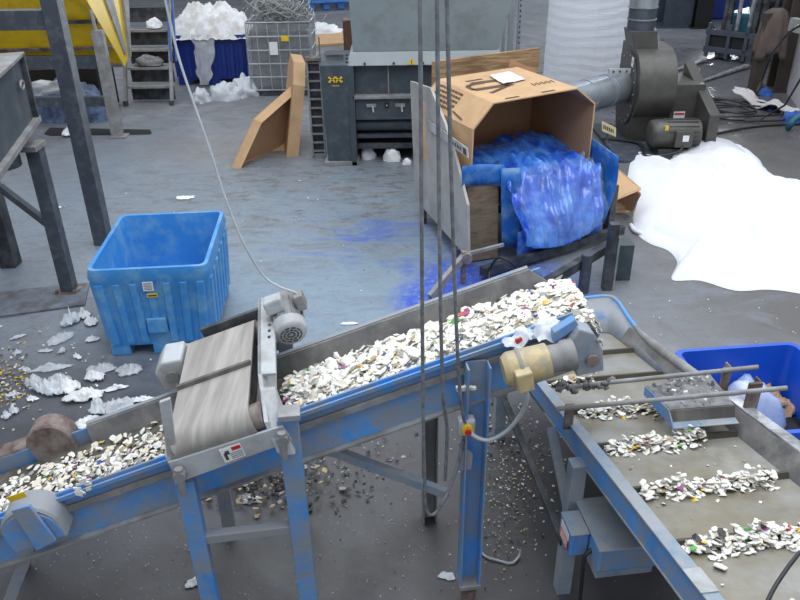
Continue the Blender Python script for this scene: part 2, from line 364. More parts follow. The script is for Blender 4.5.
bb = MB().box(q, (.085, .06, .095), ax).build('push_button_box', M_palesteel, pst, .012)
MB().cyl(q-BD*.03, q-BD*.048, .028, 18).build('button_ring', M_warn, bb)
MB().cyl(q-BD*.048+V3((0, 0, -.004)), q-BD*.062+V3((0, 0, -.004)), .016, 16).build('button', M_red, bb)
q = on_post(465.5, 460); MB().hexa([q+PD*x+V3((0, 0, z))-BD*.006 for x, z in ((-.034, -.065), (.03, -.06), (.036, .035), (.012, .07), (-.018, .068), (-.036, .03))], [q+PD*x+V3((0, 0, z))+BD*.006 for x, z in ((-.034, -.065), (.03, -.06), (.036, .035), (.012, .07), (-.018, .068), (-.036, .03))]).build('plastic_tag', M_bluegrey, pst)
m = MB(); q = on_post(467, 389, -.06)
for i in range(14): m.box(q+PD*R.uniform(-.05, .05)+V3((0, 0, R.uniform(0, .015))), (R.uniform(.01, .035), .02, .012), ax)
m.build('scrap_on_post', FL['white'], pst)
for zz in (.02, .05): MB().cyl(on_post(466, 398+zz*300, -.02)-BD*.02, on_post(466, 398+zz*300, -.02)-BD*.04, .008, 8).build('bolt', M_greydust, pst)
post(spost-.12, .585, 0, zt-.30, .09, .07, M_greydust, 'rear_post')
# braces between the posts
m = MB(); a = CT(305, 440, .1); b_ = CT(448, 494, .1); m.bar(a, b_, .05, .045); m.build('brace', M_bluegrey, cv, .003)
ta, tb = CT(32, 540, .03), CT(10, 600, .03); tf = ta+(tb-ta)*(ta.z/(ta.z-tb.z))
m = MB(); m.bar(ta, tf, .07, .06); m.build('tail_leg', M_bluedirty, cv, .003)
m = MB(); m.bar(ta+BD*.5, tf+BD*.5, .07, .06); m.build('tail_leg', M_bluedirty, cv, .003)
# tail pulley guards
def guard(s, t0, t1, h, ra, mt, name):
    mb = MB(); rings = []
    for k, (t, rr) in enumerate(((t0, ra*.93), (t0+.012, ra), (t1-.012, ra), (t1, ra*.93))):
        ring = [K(s+rr*math.cos(a)*1.0, t, h+rr*math.sin(a)) for a in [math.pi*i/12 for i in range(13)]]
        ring += [K(s-rr*.95, t, h-.10), K(s+rr*.95, t, h-.10)]
        rings.append(ring)
    mb.loft(rings, True, True, True); o = mb.build(name, mt, cv); o.modifiers.new('es', 'EDGE_SPLIT'); return o
q1 = CT(22, 505, -.06); s1 = (q1-O).dot(PD)
g1 = guard(s1+.02, -.13, .02, -.05, .135, M_bluedirty, 'pulley_guard')
qa = CT(17, 497, -.133); MB().box(qa, (.085, .004, .032), (UN, BD, NN)).build('warning_label', M_warn, g1)
MB().prism([K(s1+.02+.125*math.cos(math.pi*k/12), -.131, -.05+.125*math.sin(math.pi*k/12)-.015) for k in range(13)]+[K(s1-.10, -.131, -.14), K(s1+.14, -.131, -.14)], -BD*.006).build('guard_face', M_blue, g1, .002)
MB().prism([CT(x, y, -.142) for x, y in ((12, 508), (30, 503), (57, 538), (38, 548))], -BD*.02).build('guard_bracket', M_blue, g1, .003)
q2 = CT(52, 432, .62); s2 = (q2-O).dot(PD)
guard(s2, .53, .66, -.02, .12, M_rust, 'pulley_guard')
MB().box(K(s2-.28, .62, -.06), (.3, .12, .12), (UN, BD, NN)).build('bearing_block', M_rust, cv, .02)
# loose film hooked on the rail at left
m = MB()
for i in range(16):
    p = CT(82, 485, -.035)+V3((R.uniform(-.03, .04), R.uniform(-.02, .01), R.uniform(-.05, .05)))
    m.box(p, (R.uniform(.01, .04), .006, R.uniform(.01, .03)), (V3((1, 0, R.uniform(-.5, .5))).normalized(), V3((0, 1, 0)), V3((0, 0, 1))))
m.thing('film_shred', FL['white'], 'white film shred snagged on the lower end of the blue conveyor rail', 'film')
# gear motor at the head
gm = thing('gear_motor', 'cream yellow gear motor bolted to the head of the inclined conveyor', 'motor', K(.5, -.2, -.1))
def kcyl(mb, s0, s1, t, h, r, n=24, r2=None): return mb.cyl(K(s0, t, h), K(s1, t, h), r, n, r2)
A0 = CT(503, 371, -.22); A1 = CT(548, 360, -.22); ad = (A1-A0).normalized()
m = MB(); m.tube([A0, A0+ad*.02, A0+ad*.03, A1], [.062, .078, .082, .08], 28); mo = m.build('motor_body', M_yellowcream, gm)
m = MB(); m.tube([A0+ad*.07, A0+ad*.085], [.088, .088], 28); m.build('motor_band', M_greydust, mo)
m = MB(); tbp = CT(524, 380, -.31); m.box(tbp, (.075, .06, .1), (ad, BD, ad.cross(BD)*-1)); m.build('terminal_box', M_yellowcream, mo, .008)
m = MB(); m.tube([A1, A1+ad*.06, A1+ad*.07, A1+ad*.12], [.066, .064, .074, .074], 24); m.build('gearbox_neck', M_greydust, gm)
gc = CT(584, 345, -.16)
m = MB(); zz = V3((0, 0, 1))
m.prism([gc+UN*x+NN*y-BD*.04 for x, y in ((-.075, -.13), (.055, -.15), (.07, -.03), (.05, .07), (-.01, .12), (-.07, .06))], BD*.10); gb = m.build('gearbox', M_bluegrey, gm, .008)
MB().cyl(gc-BD*.045+UN*.01-NN*.06, gc-BD*.065+UN*.01-NN*.06, .03, 20).build('shaft_cap', M_rust, gb)
for x, y in ((-.06, .04), (.06, .03)): MB().cyl(gc-BD*.04+UN*x+NN*y, gc-BD*.055+UN*x+NN*y, .01, 8).build('bolt', M_greydust, gb)
MB().prism([gc+UN*x+NN*y+BD*.0 for x, y in ((-.13, .06), (.0, .11), (-.01, .15), (-.12, .12))], BD*.05).build('head_plate', M_blue, gm, .004)
# film caught on the motor
m = MB()
def crumple_grid(mb, c, ax_, w, l, amp, seed, n=10, fs=9, mi=0):
    X, Y, Z = ax_
    def f(u, v):
        p = V3(((u-.5)*w, (v-.5)*l, 0)); e = max(abs(u-.5), abs(v-.5))*2
        d = nz(p*fs, 1, seed)*amp + amp*.6*abs(nz(p*fs*2.1, 1, seed+3))
        wob = 1+.35*nz((u*3, v*3, 0), 1.5, seed+9)
        return c + X*p.x*wob + Y*p.y*(1+.35*nz((u*3, v*3, 5), 1.5, seed+4)) + Z*(d + amp*.35*(1-e))
    mb.grid(f, n, n, True, mi); return mb
crumple_grid(m, CT(545, 330, -.06), (UN, BD, NN), .16, .16, .07, 3); crumple_grid(m, CT(515, 338, -.06), (UN, BD, NN), .13, .1, .05, 5)
m.thing('film_scrap', M_film, 'clear crumpled film caught above the cream yellow gear motor', 'film')
MB().box(CT(519, 341, -.08), (.035, .012, .035), (UN, BD, NN)).thing('cap_fragment', FL['red'], 'small orange red fragment lying in the film above the gear motor', 'fragment', bevel=.004)
# conduit from push button to gear motor
pts = smoothpath([on_post(466, 428, -.11), on_post(476, 437, -.14), on_post(490, 440, -.16), on_post(508, 430, -.2), on_post(522, 412, -.26), CT(527, 398, -.3), CT(526, 386, -.31)])
MB().tube(pts, .0105, 8).thing('motor_conduit', M_cablelt, 'pale flexible conduit looping from the push button to the gear motor', 'conduit')

# ================================================================== overband magnet
mg = thing('overband_magnet', 'grey overband magnet with its own wide rubber belt straddling the inclined conveyor', 'magnet separator', (K(-1, .2).x, K(-1, .2).y, 0))
SA, SB = -1.20, -.835
T0, T1, MH, MR = -.16, .60, .235, .075
MK = lambda a, b, h: K(b, a, h)
o = belt_loop(MK, T0, T1, MH, MR, SA, SB).build('belt', M_beltmag, mg); o.modifiers.new('es', 'EDGE_SPLIT')
m = MB(); m.prism([K(SA, .17, MH), K(SA, .20, MH), K(SA, .195, MH+.02), K(SA, .175, MH+.02)], K(SB, .0)-K(SA, .0)); m.build('belt_cleat', M_belt, mg)
m = MB(); m.prism([K(SA, .2, MH), K(SA, .207, MH), K(SA, .207, MH+.004), K(SA, .2, MH+.004)], K(SB, .0)-K(SA, .0)); m.build('rusty_seam', M_rust, mg)
m = MB(); krail(m, SA+.02, SB-.02, T0+.1, T1-.1, MH-.13, MH-.03); m.build('magnet_block', M_dark, mg, .005)
for t in (T0, T1): MB().cyl(K(SA-.01, t, MH-MR), K(SB+.04, t, MH-MR), MR-.013, 20).build('roller', M_rust, mg)
# side frames: pale plates with an outline like a channel
m = MB(); m.prism([K(SB+.045, t, h) for t, h in ((T0-.10, .0), (T0-.06, .16), (T0+.2, .25), (T1-.1, .29), (T1+.12, .30), (T1+.16, .2), (T1+.1, .1), (T0+.1, .06))], (PD*.02)); sf = m.build('side_frame', M_palesteel, mg, .003)
m = MB(); m.prism([K(SB+.045, t, h) for t, h in ((T0+.2, .25), (T1-.1, .29), (T1+.12, .30), (T1+.12, .285), (T0+.2, .235))], PD*.085); m.build('flange', M_palesteel, sf, .003)
m = MB(); m.prism([K(SB+.05, t, h) for t, h in ((T0-.1, -.02), (T0-.06, .12), (T0+.1, .23), (T0+.13, .22), (T0+.02, -.02))], PD*.07); m.build('take_up_bracket', M_palesteel, sf, .004)
for t in (.28, .34, .4): MB().cyl(K(SB+.11, t, .285), K(SB+.11, t, .292), .008, 8).build('bolt', M_dark, sf)
m = MB(); m.prism([K(SA-.045, t, h) for t, h in ((T0-.10, .0), (T0-.06, .16), (T0+.1, .22), (T0+.13, .15), (T1-.05, .15), (T1+.02, .22), (T1+.1, .2), (T1+.1, .08), (T0+.1, .04))], (PD*.02)); m.build('side_frame', M_palesteel, mg, .003)
# bearing housing at the far left corner
bq = K(SA-.10, T1-.03, .16); m = MB(); m.prism([bq+UN*x+NN*z-BD*.11 for x, z in ((-.08, -.07), (.05, -.09), (.08, -.02), (.08, .08), (-.02, .10), (-.08, .05))], BD*.2); bh = m.build('bearing_housing', M_palesteel, mg, .012)
MB().cyl(bq-BD*.11+UN*.0, bq-BD*.125, .035, 16).build('bearing_cap', M_greydust, bh)
m = MB(); krail(m, SA+.06, SB+.02, T1+.10, T1+.13, .10, .245); m.build('rear_guard', M_dark, mg, .004)
# front plate with sticker
PT = -.24
fp = [CT(x, y, PT) for x, y in ((168, 463), (283, 426), (292, 441), (178, 483))]
m = MB(); m.prism(fp, BD*.015); pl = m.build('front_plate', M_palesteel, mg, .002)
def on_quad(qd, u, v): return (qd[0]*(1-u)+qd[1]*u)*(1-v)+(qd[3]*(1-u)+qd[2]*u)*v
def patch(qd, u0, u1, v0, v1, nrm, th=.003):
    return MB().prism([on_quad(qd, u, v) for u, v in ((u0, v0), (u1, v0), (u1, v1), (u0, v1))], nrm*th)
st = patch(fp, .43, .61, .16, .86, -BD).build('sticker', M_label, pl)
patch(fp, .53, .605, .2, .38, -BD, .0045).build('red_bar', M_red, st)
for i in range(4): patch(fp, .50, .605, .48+i*.09, .51+i*.09, -BD, .0045).build('print_line', M_debris, st)
patch(fp, .45, .475, .4, .75, -BD, .0045).build('pictogram', M_dark, st); patch(fp, .465, .50, .3, .5, -BD, .0045).build('pictogram', M_dark, st)
for u in (.06, .95):
    q = on_quad(fp, u, .6)
    MB().tube([q-BD*.03+V3((0, 0, .05)), q-BD*.03, q-BD*.03-V3((0, 0, .10))], [.02, .022, .014], 10).build('adjusting_bolt', M_greydust, pl)
    MB().cyl(q-BD*.05+V3((0, 0, .01)), q-BD*.01+V3((0, 0, .01)), .03, 6).build('nut', M_greydust, pl)
m = MB(); m.prism([CT(x, y, -.22) for x, y in ((159, 403), (170, 399), (175, 440), (177, 464), (168, 463), (164, 436))], BD*.02); m.build('front_bracket', M_palesteel, mg, .003)
# legs
def leg_from(px0, py0, px1, py1, t, w, d, name='leg', mt=M_blue, par=None):
    a = CT(px0, py0, t); b = CT(px1, py1, t); k = (0.0-a.z)/(b.z-a.z); foot = a+(b-a)*k
    mb = MB(); X = PD
    mb.hexa([foot-X*w/2-BD*d/2, foot+X*w/2-BD*d/2, foot+X*w/2+BD*d/2, foot-X*w/2+BD*d/2], [a-X*w/2-BD*d/2, a+X*w/2-BD*d/2, a+X*w/2+BD*d/2, a-X*w/2+BD*d/2])
    return mb.build(name, mt, par or mg, .004), a, foot
lg1 = leg_from(185, 478, 211, 600, -.19, .085, .07)
lg2 = leg_from(287, 416, 309, 600, -.19, .095, .07)
m = MB(); a = CT(196, 538, -.19); b_ = CT(300, 526, -.19); m.bar(a, b_, .05, .05); m.build('cross_bar', M_bluedirty, mg, .003)
m = MB(); m.box(CT(289, 413, -.2)+V3((0, 0, .0)), (.10, .09, .03), ax); m.build('leg_cap', M_greydust, mg, .003)
for s in (SA-.02, SB+.08):
    p = K(s, .66); MB().box((p.x, p.y, (p.z+.05)/2), (.08, .06, p.z+.05), ax).build('leg', M_bluedirty, mg, .004)
m = MB(); m.bar(K(SA-.02, .66, .02), K(SB+.08, .66, .02), .05, .05); m.build('cross_bar', M_bluedirty, mg, .003)
# drive motor at the far right corner
ma = CT(291, 333, .40); mb_ = CT(284, 301, .62)
md = (mb_-ma).normalized()
mt_ = thing('drive_motor', 'dusty grey electric motor with round fan cover on the magnet frame', 'motor', ma)
m = MB(); m.tube([ma+md*.05, mb_], [.078, .078], 28); mbd = m.build('motor_body', M_greydust, mt_)
for k in range(14):
    t = 2*math.pi*k/14; e1 = md.orthogonal().normalized(); e2 = md.cross(e1); d = e1*math.cos(t)+e2*math.sin(t)
    MB().bar(ma+md*.06+d*.08, mb_-md*.03+d*.08, .006, .014, up=d).build('cooling_fin', M_greydust, mbd)
m = MB(); m.tube([ma-md*.012, ma-md*.008, ma+md*.01, ma+md*.06], [.05, .078, .088, .088], 28); fc = m.build('fan_cover', M_palesteel, mt_)
for rr in (.018, .036, .054):
    m = MB(); e1 = md.orthogonal().normalized(); e2 = md.cross(e1)
    for k in range(10):
        t0 = 2*math.pi*(k+.15*rr*100)/10
        m.bar(ma-md*.014+(e1*math.cos(t0)+e2*math.sin(t0))*rr, ma-md*.014+(e1*math.cos(t0+.45)+e2*math.sin(t0+.45))*rr, .007, .004, up=md)
    m.build('vent_ring', M_dark, fc)
m = MB(); m.box(CT(274, 304, .5), (.10, .09, .08), (UN, BD, NN)); m.build('gearbox', M_palesteel, mt_, .012)
m = MB(); m.box(CT(300, 300, .52), (.05, .09, .09), (UN, BD, NN)); m.build('terminal_box', M_greydust, mt_, .008)
# hanging power cord
cord = [CT(x, y, t) for x, y, t in ((156, -40, .8), (165, 0, .8), (178, 55, .75), (192, 98, .7), (210, 150, .65), (226, 200, .6), (242, 240, .56), (262, 274, .54), (278, 286, .53), (296, 293, .52), (300, 299, .52))]
MB().tube([cord[0]+(cord[0]-cord[1])*14, cord[0]+(cord[0]-cord[1])*6]+smoothpath(cord), .0062, 8).thing('power_cord', M_cablelt, 'pale power cord sweeping down from the ceiling to the magnet motor', 'cord')
# plumb cables
def cable(pts, r, mt, label, name='hanging_cable'):
    return MB().tube([V3((pts[0].x, pts[0].y, 7.5))]+smoothpath(pts), r, 8).thing(name, mt, label, 'cable', None)
cable([CT(419.5, -60, -.2), CT(420, 0, -.2), CT(421.5, 200, -.2), CT(423, 400, -.2), CT(424.5, 470, -.2), CT(425, 500, -.2), CT(428, 513, -.19), CT(434, 514, -.17), CT(444, 500, -.15), CT(456, 470, -.1), CT(463, 440, -.08)], .0085, M_cable, 'grey cable that hangs lowest and loops up beside the blue post')
cable([CT(436.5, -60, -.16), CT(437, 0, -.16), CT(438.5, 150, -.16), CT(440.5, 300, -.16), CT(443, 395, -.14), CT(447, 430, -.1), CT(445, 480, -.08)], .0085, M_cable, 'grey hanging cable, middle of the three in front of the shredder')
cable([CT(446, -60, -.14), CT(447, 0, -.14), CT(450.5, 150, -.14), CT(455, 290, -.14), CT(459, 380, -.14), CT(463, 415, -.12), CT(466, 424, -.09)], .0085, M_cable, 'grey hanging cable nearest the cardboard box, ending at the push button')

# ================================================================== cleated conveyor
Q0 = V3((.889, 3.549, .9)); QA = V3((.122, -.993, .22)); QB = V3((.993, .122, 0)); QN = QB.cross(QA)*-1; QN = QN.normalized() if QN.z > 0 else -QN.normalized()
QAn = QA.normalized(); QAP = V3((.122, -.993, 0))
def Q(a, b, h=0.0): return Q0 + QA*a + QB*b + QN*h
def qbox(mb, a0, a1, b0, b1, h0, h1, mi=0):
    return mb.hexa([Q(a0, b0, h0), Q(a1, b0, h0), Q(a1, b1, h0), Q(a0, b1, h0)], [Q(a0, b0, h1), Q(a1, b0, h1), Q(a1, b1, h1), Q(a0, b1, h1)], mi)
cc = thing('cleated_belt_conveyor', 'wide cleated belt conveyor with blue frame climbing towards the viewer at right', 'conveyor', (Q(.4, .45).x, Q(.4, .45).y, 0))
AN = 2.6
o = belt_loop(lambda a, b, h: Q(a, b, h), -1.25, AN, 0, .08, .05, .87).build('belt', M_cleatbelt, cc); o.modifiers.new('es', 'EDGE_SPLIT')
CLE = [-.87, -.43, 0, .43, .87, 1.29, 1.72, 2.14]
for a in CLE:
    m = MB(); m.prism([Q(a-.012, .085, 0), Q(a+.02, .085, 0), Q(a+.012, .085, .03), Q(a-.004, .085, .03)], QB*.77); m.build('cleat', M_cleat, cc)
m = MB(); qbox(m, -.9, AN, .005, .035, -.075, .05); lr = m.build('side_rail', M_blue, cc, .004)
m = MB(); qbox(m, -.9, AN, -.005, .06, .05, .062); m.build('top_flange', M_bluegrey, lr, .003)
m = MB(); qbox(m, -.2, AN, .0, .05, -.085, -.075); m.build('lower_flange', M_bluegrey, lr, .003)
m = MB(); qbox(m, 1.52, 1.66, -.01, .062, .062, .068); m.build('splice_plate', M_palesteel, lr, .002)
m = MB(); m.hexa([Q(-1.1, .855, .0), Q(AN, .855, .0), Q(AN, .87, .0), Q(-1.1, .87, .0)], [Q(-1.1, .925, .10), Q(AN, .92, .10), Q(AN, .935, .10), Q(-1.1, .94, .10)]); m.build('side_skirt', M_skirt, cc, .003)
m = MB(); qbox(m, -1.1, AN, .945, .98, -.2, .10); rr_ = m.build('side_rail', M_bluedirty, cc, .004)
m = MB(); qbox(m, .2, AN, .925, .995, .10, .115); m.build('top_flange', M_shiny, rr_, .003)
# hopper at the low end
rim = [(-.75, -.05, .12), (-1.1, -.06, .18), (-1.5, -.02, .2), (-1.56, .15, .2), (-1.55, .67, .2), (-1.57, .92, .2), (-1.48, .985, .19), (-1.25, .98, .13), (-.92, .94, .105), (-.61, .935, .10), (-.21, .935, .10), (.15, .935, .10)]
base = [(-.75, .03, 0), (-1.1, .03, 0), (-1.25, .06, 0), (-1.3, .15, 0), (-1.3, .6, 0), (-1.3, .8, 0), (-1.25, .85, 0), (-1.1, .86, 0), (-.92, .86, 0), (-.61, .86, 0), (-.21, .86, 0), (.15, .86, 0)]
m = MB(); nR = len(rim)
rimp = smoothpath([Q(*p) for p in rim], 5); basep = smoothpath([Q(*p) for p in base], 5)
m.add(rimp+basep, [[i, i+1, len(rimp)+i+1, len(rimp)+i] for i in range(len(rimp)-1)], True); hop = m.build('hopper', M_bluedirty, cc, 0, .012)
m = MB(); m.tube(rimp[:42], .016, 8); m.build('hopper_rim', M_blue, hop)
m = MB(); m.tube(rimp[38:], [.016+.016*min(1, i/6) for i in range(len(rimp)-38)], 10); m.build('dust_covered_edge', M_greydust, hop)
# legs
def vleg(a, b, w=.08, mt=M_bluegrey, lean=0.0, h=-.05, name='leg'):
    p = Q(a, b, h); f_ = p + QAP*lean
    m = MB(); ax2 = (QB, QAP, V3((0, 0, 1)))
    m.hexa([V3((f_.x, f_.y, 0))+QB*x*w/2+QAP*y*w/2 for x, y in ((-1, -1), (1, -1), (1, 1), (-1, 1))], [p+QB*x*w/2+QAP*y*w/2 for x, y in ((-1, -1), (1, -1), (1, 1), (-1, 1))])
    return m.build(name, mt, cc, .004)
vleg(.46, -.03); vleg(.30, .99); vleg(2.3, -.03); vleg(2.3, .99); vleg(-.9, .99); vleg(-.95, -.06)
m = MB(); m.bar(Q(.0, -.02, -.08), Q(.46, -.03, -.55), .05, .04); m.build('brace', M_bluegrey, cc, .003)
m = MB(); m.bar(Q(-.9, -.06, -.3), Q(.36, -.06, -.6), .04, .04); m.build('brace', M_dark, cc, .003)
# control box bolted under the left rail
def EB(a, b, z): p = Q0+QAP*a+QB*b; return V3((p.x, p.y, z))
cbx = thing('drive_enclosure', 'blue box enclosure with red and white label under the cleated conveyor rail', 'enclosure', EB(.7, 0, .58))
def ebox(mb, a0, a1, b0, b1, z0, z1): return mb.hexa([EB(a0, b0, z0), EB(a1, b0, z0), EB(a1, b1, z0), EB(a0, b1, z0)], [EB(a0, b0, z1), EB(a1, b0, z1), EB(a1, b1, z1), EB(a0, b1, z1)])
cb_ = ebox(MB(), .50, .86, -.025, .32, .56, .71).build('box_body', M_blue, cbx, .012)
ebox(MB(), .495, .865, -.03, .32, .71, .718).build('dusty_lid', M_bluegrey, cbx, .003)
b2 = [EB(.57, -.125, .55), EB(.73, -.125, .55), EB(.73, -.03, .55), EB(.57, -.03, .55)]
e_ = ebox(MB(), .57, .73, -.125, -.03, .55, .70).build('end_housing', M_blue, cbx, .01)
ebox(MB(), .565, .735, -.13, -.03, .70, .707).build('dusty_lid', M_bluegrey, e_, .003)
ebox(MB(), .52, .84, -.02, .28, .50, .56).build('mounting_bar', M_bluegrey, cbx, .004)
lq = [b2[0]+V3((0, 0, .14))-QB*.003, b2[1]+V3((0, 0, .14))-QB*.003, b2[1]+V3((0, 0, .02))-QB*.003, b2[0]+V3((0, 0, .02))-QB*.003]
stk = patch(lq, .15, .85, .05, .95, -QB, .003).build('label_plate', M_label, e_)
patch(lq, .15, .85, .45, .95, -QB, .0045).build('red_print', M_red, stk)
for i in range(4): patch(lq, .2, .8, .52+i*.11, .55+i*.11, -QB, .006).build('print_line', M_label, stk)
pts = smoothpath([EB(.76, -.02, .62), EB(.77, -.06, .58), EB(.78, -.06, .4), EB(.79, -.05, .0)]); MB().tube(pts, .011, 8).build('cable_gland', M_cabledk, cbx)
# rods, posts and debris tray over the belt
def QH(px, py, h): return Pl(px, py, Q0+QN*h, QN)
gd = thing('guard_bars', 'pair of dusty guard rods on rusty posts spanning the cleated conveyor', 'guard bars', QH(745, 400, .12))
r1 = [QH(556, 388, .20), QH(758, 367, .30)]; r2 = [QH(556, 409, .18), QH(787, 388, .30)]
for a, b_ in (r1, r2): MB().cyl(a, b_, .013, 12).build('rod', M_greydust, gd)
for (x, y, hh, w) in ((722.5, 391, .2, .05), (750, 407, .2, .075)):
    p = QH(x, y, .115); m = MB()
    m.box(p+V3((0, 0, .075)), (w, .02, .17), (QB, QAP, V3((0, 0, 1)))); m.box(p+V3((0, 0, .075))+QB*w*.45+QAP*-.03, (.01, .06, .17), (QB, QAP, V3((0, 0, 1)))); m.build('post', M_rust, gd, .003)
p = QH(568, 424, .065); MB().box(p+V3((0, 0, .05)), (.05, .02, .16), (QB, QAP, V3((0, 0, 1)))).build('post', M_rust, gd, .003)
tr = thing('debris_tray', 'blue edged steel tray heaped with grey dust and scraps hung under the guard rods', 'tray', QH(690, 400, .1))
TH_ = .17
tq = [QH(x, y, TH_) for x, y in ((646, 386), (708, 372), (734, 405), (670, 410))]
m = MB(); m.prism(tq, -QN*.01); m.build('tray_plate', M_greydust, tr, .003)
fq = [tq[3], tq[2], tq[2]-V3((0, 0, .06))+QAP*.03, tq[3]-V3((0, 0, .06))+QAP*.03]
m = MB(); m.prism(fq, QAP*.008); m.build('front_lip', M_belt, tr, .002)
fq2 = [fq[3], fq[2], fq[2]+QAP*.05-V3((0, 0, .005)), fq[3]+QAP*.05-V3((0, 0, .005))]
m = MB(); m.prism(fq2, V3((0, 0, .006))); m.build('lower_flange', M_bluegrey, tr, .002)
fl_ = [tq[0], tq[3], fq2[3], tq[0]-V3((0, 0, .06))]
m = MB(); m.prism(fl_, -QB*.008); m.build('side_lip', M_blue, tr, .002)
for a in (.15, .85):
    p = on_quad(tq, a, .5); MB().cyl(p, p+V3((0, 0, .06)), .008, 8).build('hanger', M_greydust, tr)
m = MB()
for i in range(260):
    u, v = R.betavariate(2, 2), R.betavariate(2, 2); p = on_quad(tq, .04+u*.92, .04+v*.92); hh = .05*math.exp(-((u-.45)**2+(v-.4)**2)*7)
    p = p+V3((0, 0, R.uniform(0, 1)*hh+.006)); s = R.uniform(.008, .02)
    X = V3((R.uniform(-1, 1), R.uniform(-1, 1), R.uniform(-.5, .5))).normalized(); Y_ = X.orthogonal().normalized(); Z_ = X.cross(Y_)
    m.box(p, (s*2, s, s*.6), (X, Y_, Z_), 0 if R.random() < .85 else 1)
mh = MB()
mh.grid(lambda u, v: on_quad(tq, u, v)+V3((0, 0, .003+.045*math.sin(math.pi*u)*math.sin(math.pi*v)*(1+.6*nz((u*8, v*8, 0)))) ), 14, 10)
o = mh.thing('dust_mound', M_debris, 'mound of grey dust lying on the debris tray', 'dust', kind='stuff')
m.thing('dust_scraps', [M_debris, FL['white']], 'small grey scraps scattered over the dust on the tray', 'scraps', kind='stuff')
m = MB()
for i in range(26):
    k = R.random()*.30; p = r1[0].lerp(r1[1], k)+V3((R.uniform(-.02, .02), R.uniform(-.02, .02), R.uniform(-.03, .02))); lump(m, p, R.uniform(.008, .024), R.uniform(.008, .02), R.uniform(.008, .024), i, .9, 2.5, 9, 6, False)
m.thing('dust_clumps', M_debris, 'grey fluff clumps clinging to the left end of the far guard rod', 'dust', kind='stuff')
MB().tube(smoothpath([G(800, 552, 1.45), G(786, 570, 1.45), G(772, 592, 1.42), G(762, 615, 1.4)]), .008, 8).thing('black_cable', M_cabledk, 'black cable crossing the lower right corner above the cleated belt', 'cable')
#==BODY2==
# ================================================================== plastic bins
ZU = V3((0, 0, 1))
def rrect(cx, cy, w, d, r, rot, z, n=5):
    pts = []
    for sx, sy, a0 in ((1, -1, -90), (1, 1, 0), (-1, 1, 90), (-1, -1, 180)):
        for i in range(n+1):
            a = math.radians(a0+90*i/n); pts.append((sx*(w/2-r)+r*math.cos(a), sy*(d/2-r)+r*math.sin(a)))
    c, s = math.cos(rot), math.sin(rot)
    return [V3((cx+x*c-y*s, cy+x*s+y*c, z)) for x, y in pts]
def make_bin(label, cat, cx, cy, w, d, h, rot, mt, ribs=7, taper=.05, labels=True, name='bulk_bin'):
    root = thing(name, label, cat, (cx, cy, 0)); rz = Matrix.Rotation(rot, 3, 'Z'); C0 = V3((cx, cy, 0))
    P = lambda x, y, z: C0 + rz @ V3((x, y, z))
    m = MB(); t = .035
    rings = [rrect(cx, cy, w-taper*2, d-taper*2, .06, rot, .10*h/.85), rrect(cx, cy, w, d, .07, rot, h*.86), rrect(cx, cy, w+.02, d+.02, .07, rot, h*.90), rrect(cx, cy, w-.005, d-.005, .07, rot, h),
             rrect(cx, cy, w-2*t, d-2*t, .055, rot, h), rrect(cx, cy, w-2*t-.02, d-2*t-.02, .05, rot, h*.88), rrect(cx, cy, w-2*t-2*taper, d-2*t-2*taper, .05, rot, .15*h/.85)]
    m.loft(rings, True, True, True); body = m.build('body', mt, root); body.modifiers.new('es', 'EDGE_SPLIT').split_angle = math.radians(50)
    # upright ribs on the four sides
    for side, (ww, dd) in enumerate(((w, d), (d, w), (w, d), (d, w))):
        rs = Matrix.Rotation(rot+side*math.pi/2, 3, 'Z'); n = ribs
        for i in range(n):
            x = (i-(n-1)/2)*(ww*.84/(n-1)); rw = ww*.84/(n-1)*.26
            yb = -dd/2+taper*.9; yt = -dd/2+.01; z0, z1 = .13*h/.85, h*.84; k = .028
            pb = [(-rw*1.25, yb+.01), (-rw*.75, yb-k), (rw*.75, yb-k), (rw*1.25, yb+.01)]; pt = [(-rw*1.25, yt+.01), (-rw*.75, yt-k*.8), (rw*.75, yt-k*.8), (rw*1.25, yt+.01)]
            if i == n//2 and side == 0: z0 = .30*h/.85
            m = MB(); m.hexa([C0+rs@V3((x*(1-taper*2/ww)+a, b, z0)) for a, b in pb], [C0+rs@V3((x+a, b, z1)) for a, b in pt]); m.build('rib', mt, body, .006)
    for sx in (-1, 0, 1):
        for sy in (-1, 1):
            if sx == 0 and sy == 1: continue
            fw_ = w*.17; c = P(sx*(w/2-taper-fw_/2), sy*(d/2-taper-fw_/2), .06*h/.85)
            MB().box(c, (fw_, fw_, .12*h/.85), (rz@V3((1, 0, 0)), rz@V3((0, 1, 0)), ZU)).build('foot', mt, root, .012)
    if labels:
        c = P(-.01*w, -d/2-.014, h*.815); MB().box(c, (.085, .006, .085), (rz@V3((1, 0, 0)), rz@V3((0, 1, 0)), ZU)).build('paper_label', M_label, root)
        for i in range(5): MB().box(c+rz@V3((0, -.004, .03-i*.014)), (.065, .003, .005), (rz@V3((1, 0, 0)), rz@V3((0, 1, 0)), ZU)).build('print_line', M_debris, root)
        c = P(.012*w, -d/2-.012, h*.715); MB().box(c, (.085, .01, .032), (rz@V3((1, 0, 0)), rz@V3((0, 1, 0)), ZU)).build('warning_label', M_warn, root)
        MB().box(c+rz@V3((0, -.006, 0)), (.07, .003, .012), (rz@V3((1, 0, 0)), rz@V3((0, 1, 0)), ZU)).build('print_line', M_dark, root)
        c = P(.0, -d/2+.012, h*.36); MB().box(c, (.17, .03, .15), (rz@V3((1, 0, 0)), rz@V3((0, 1, 0)), ZU)).build('fork_pocket', mt, root, .012)
    return root
make_bin('sky blue ribbed plastic bin standing open and empty beside the magnet', 'bin', -2.14, 6.27, .99, 1.24, .86, math.radians(4.5), M_binblue)
gr = G(675, 350, .8); gr2 = G(790, 342, .8)
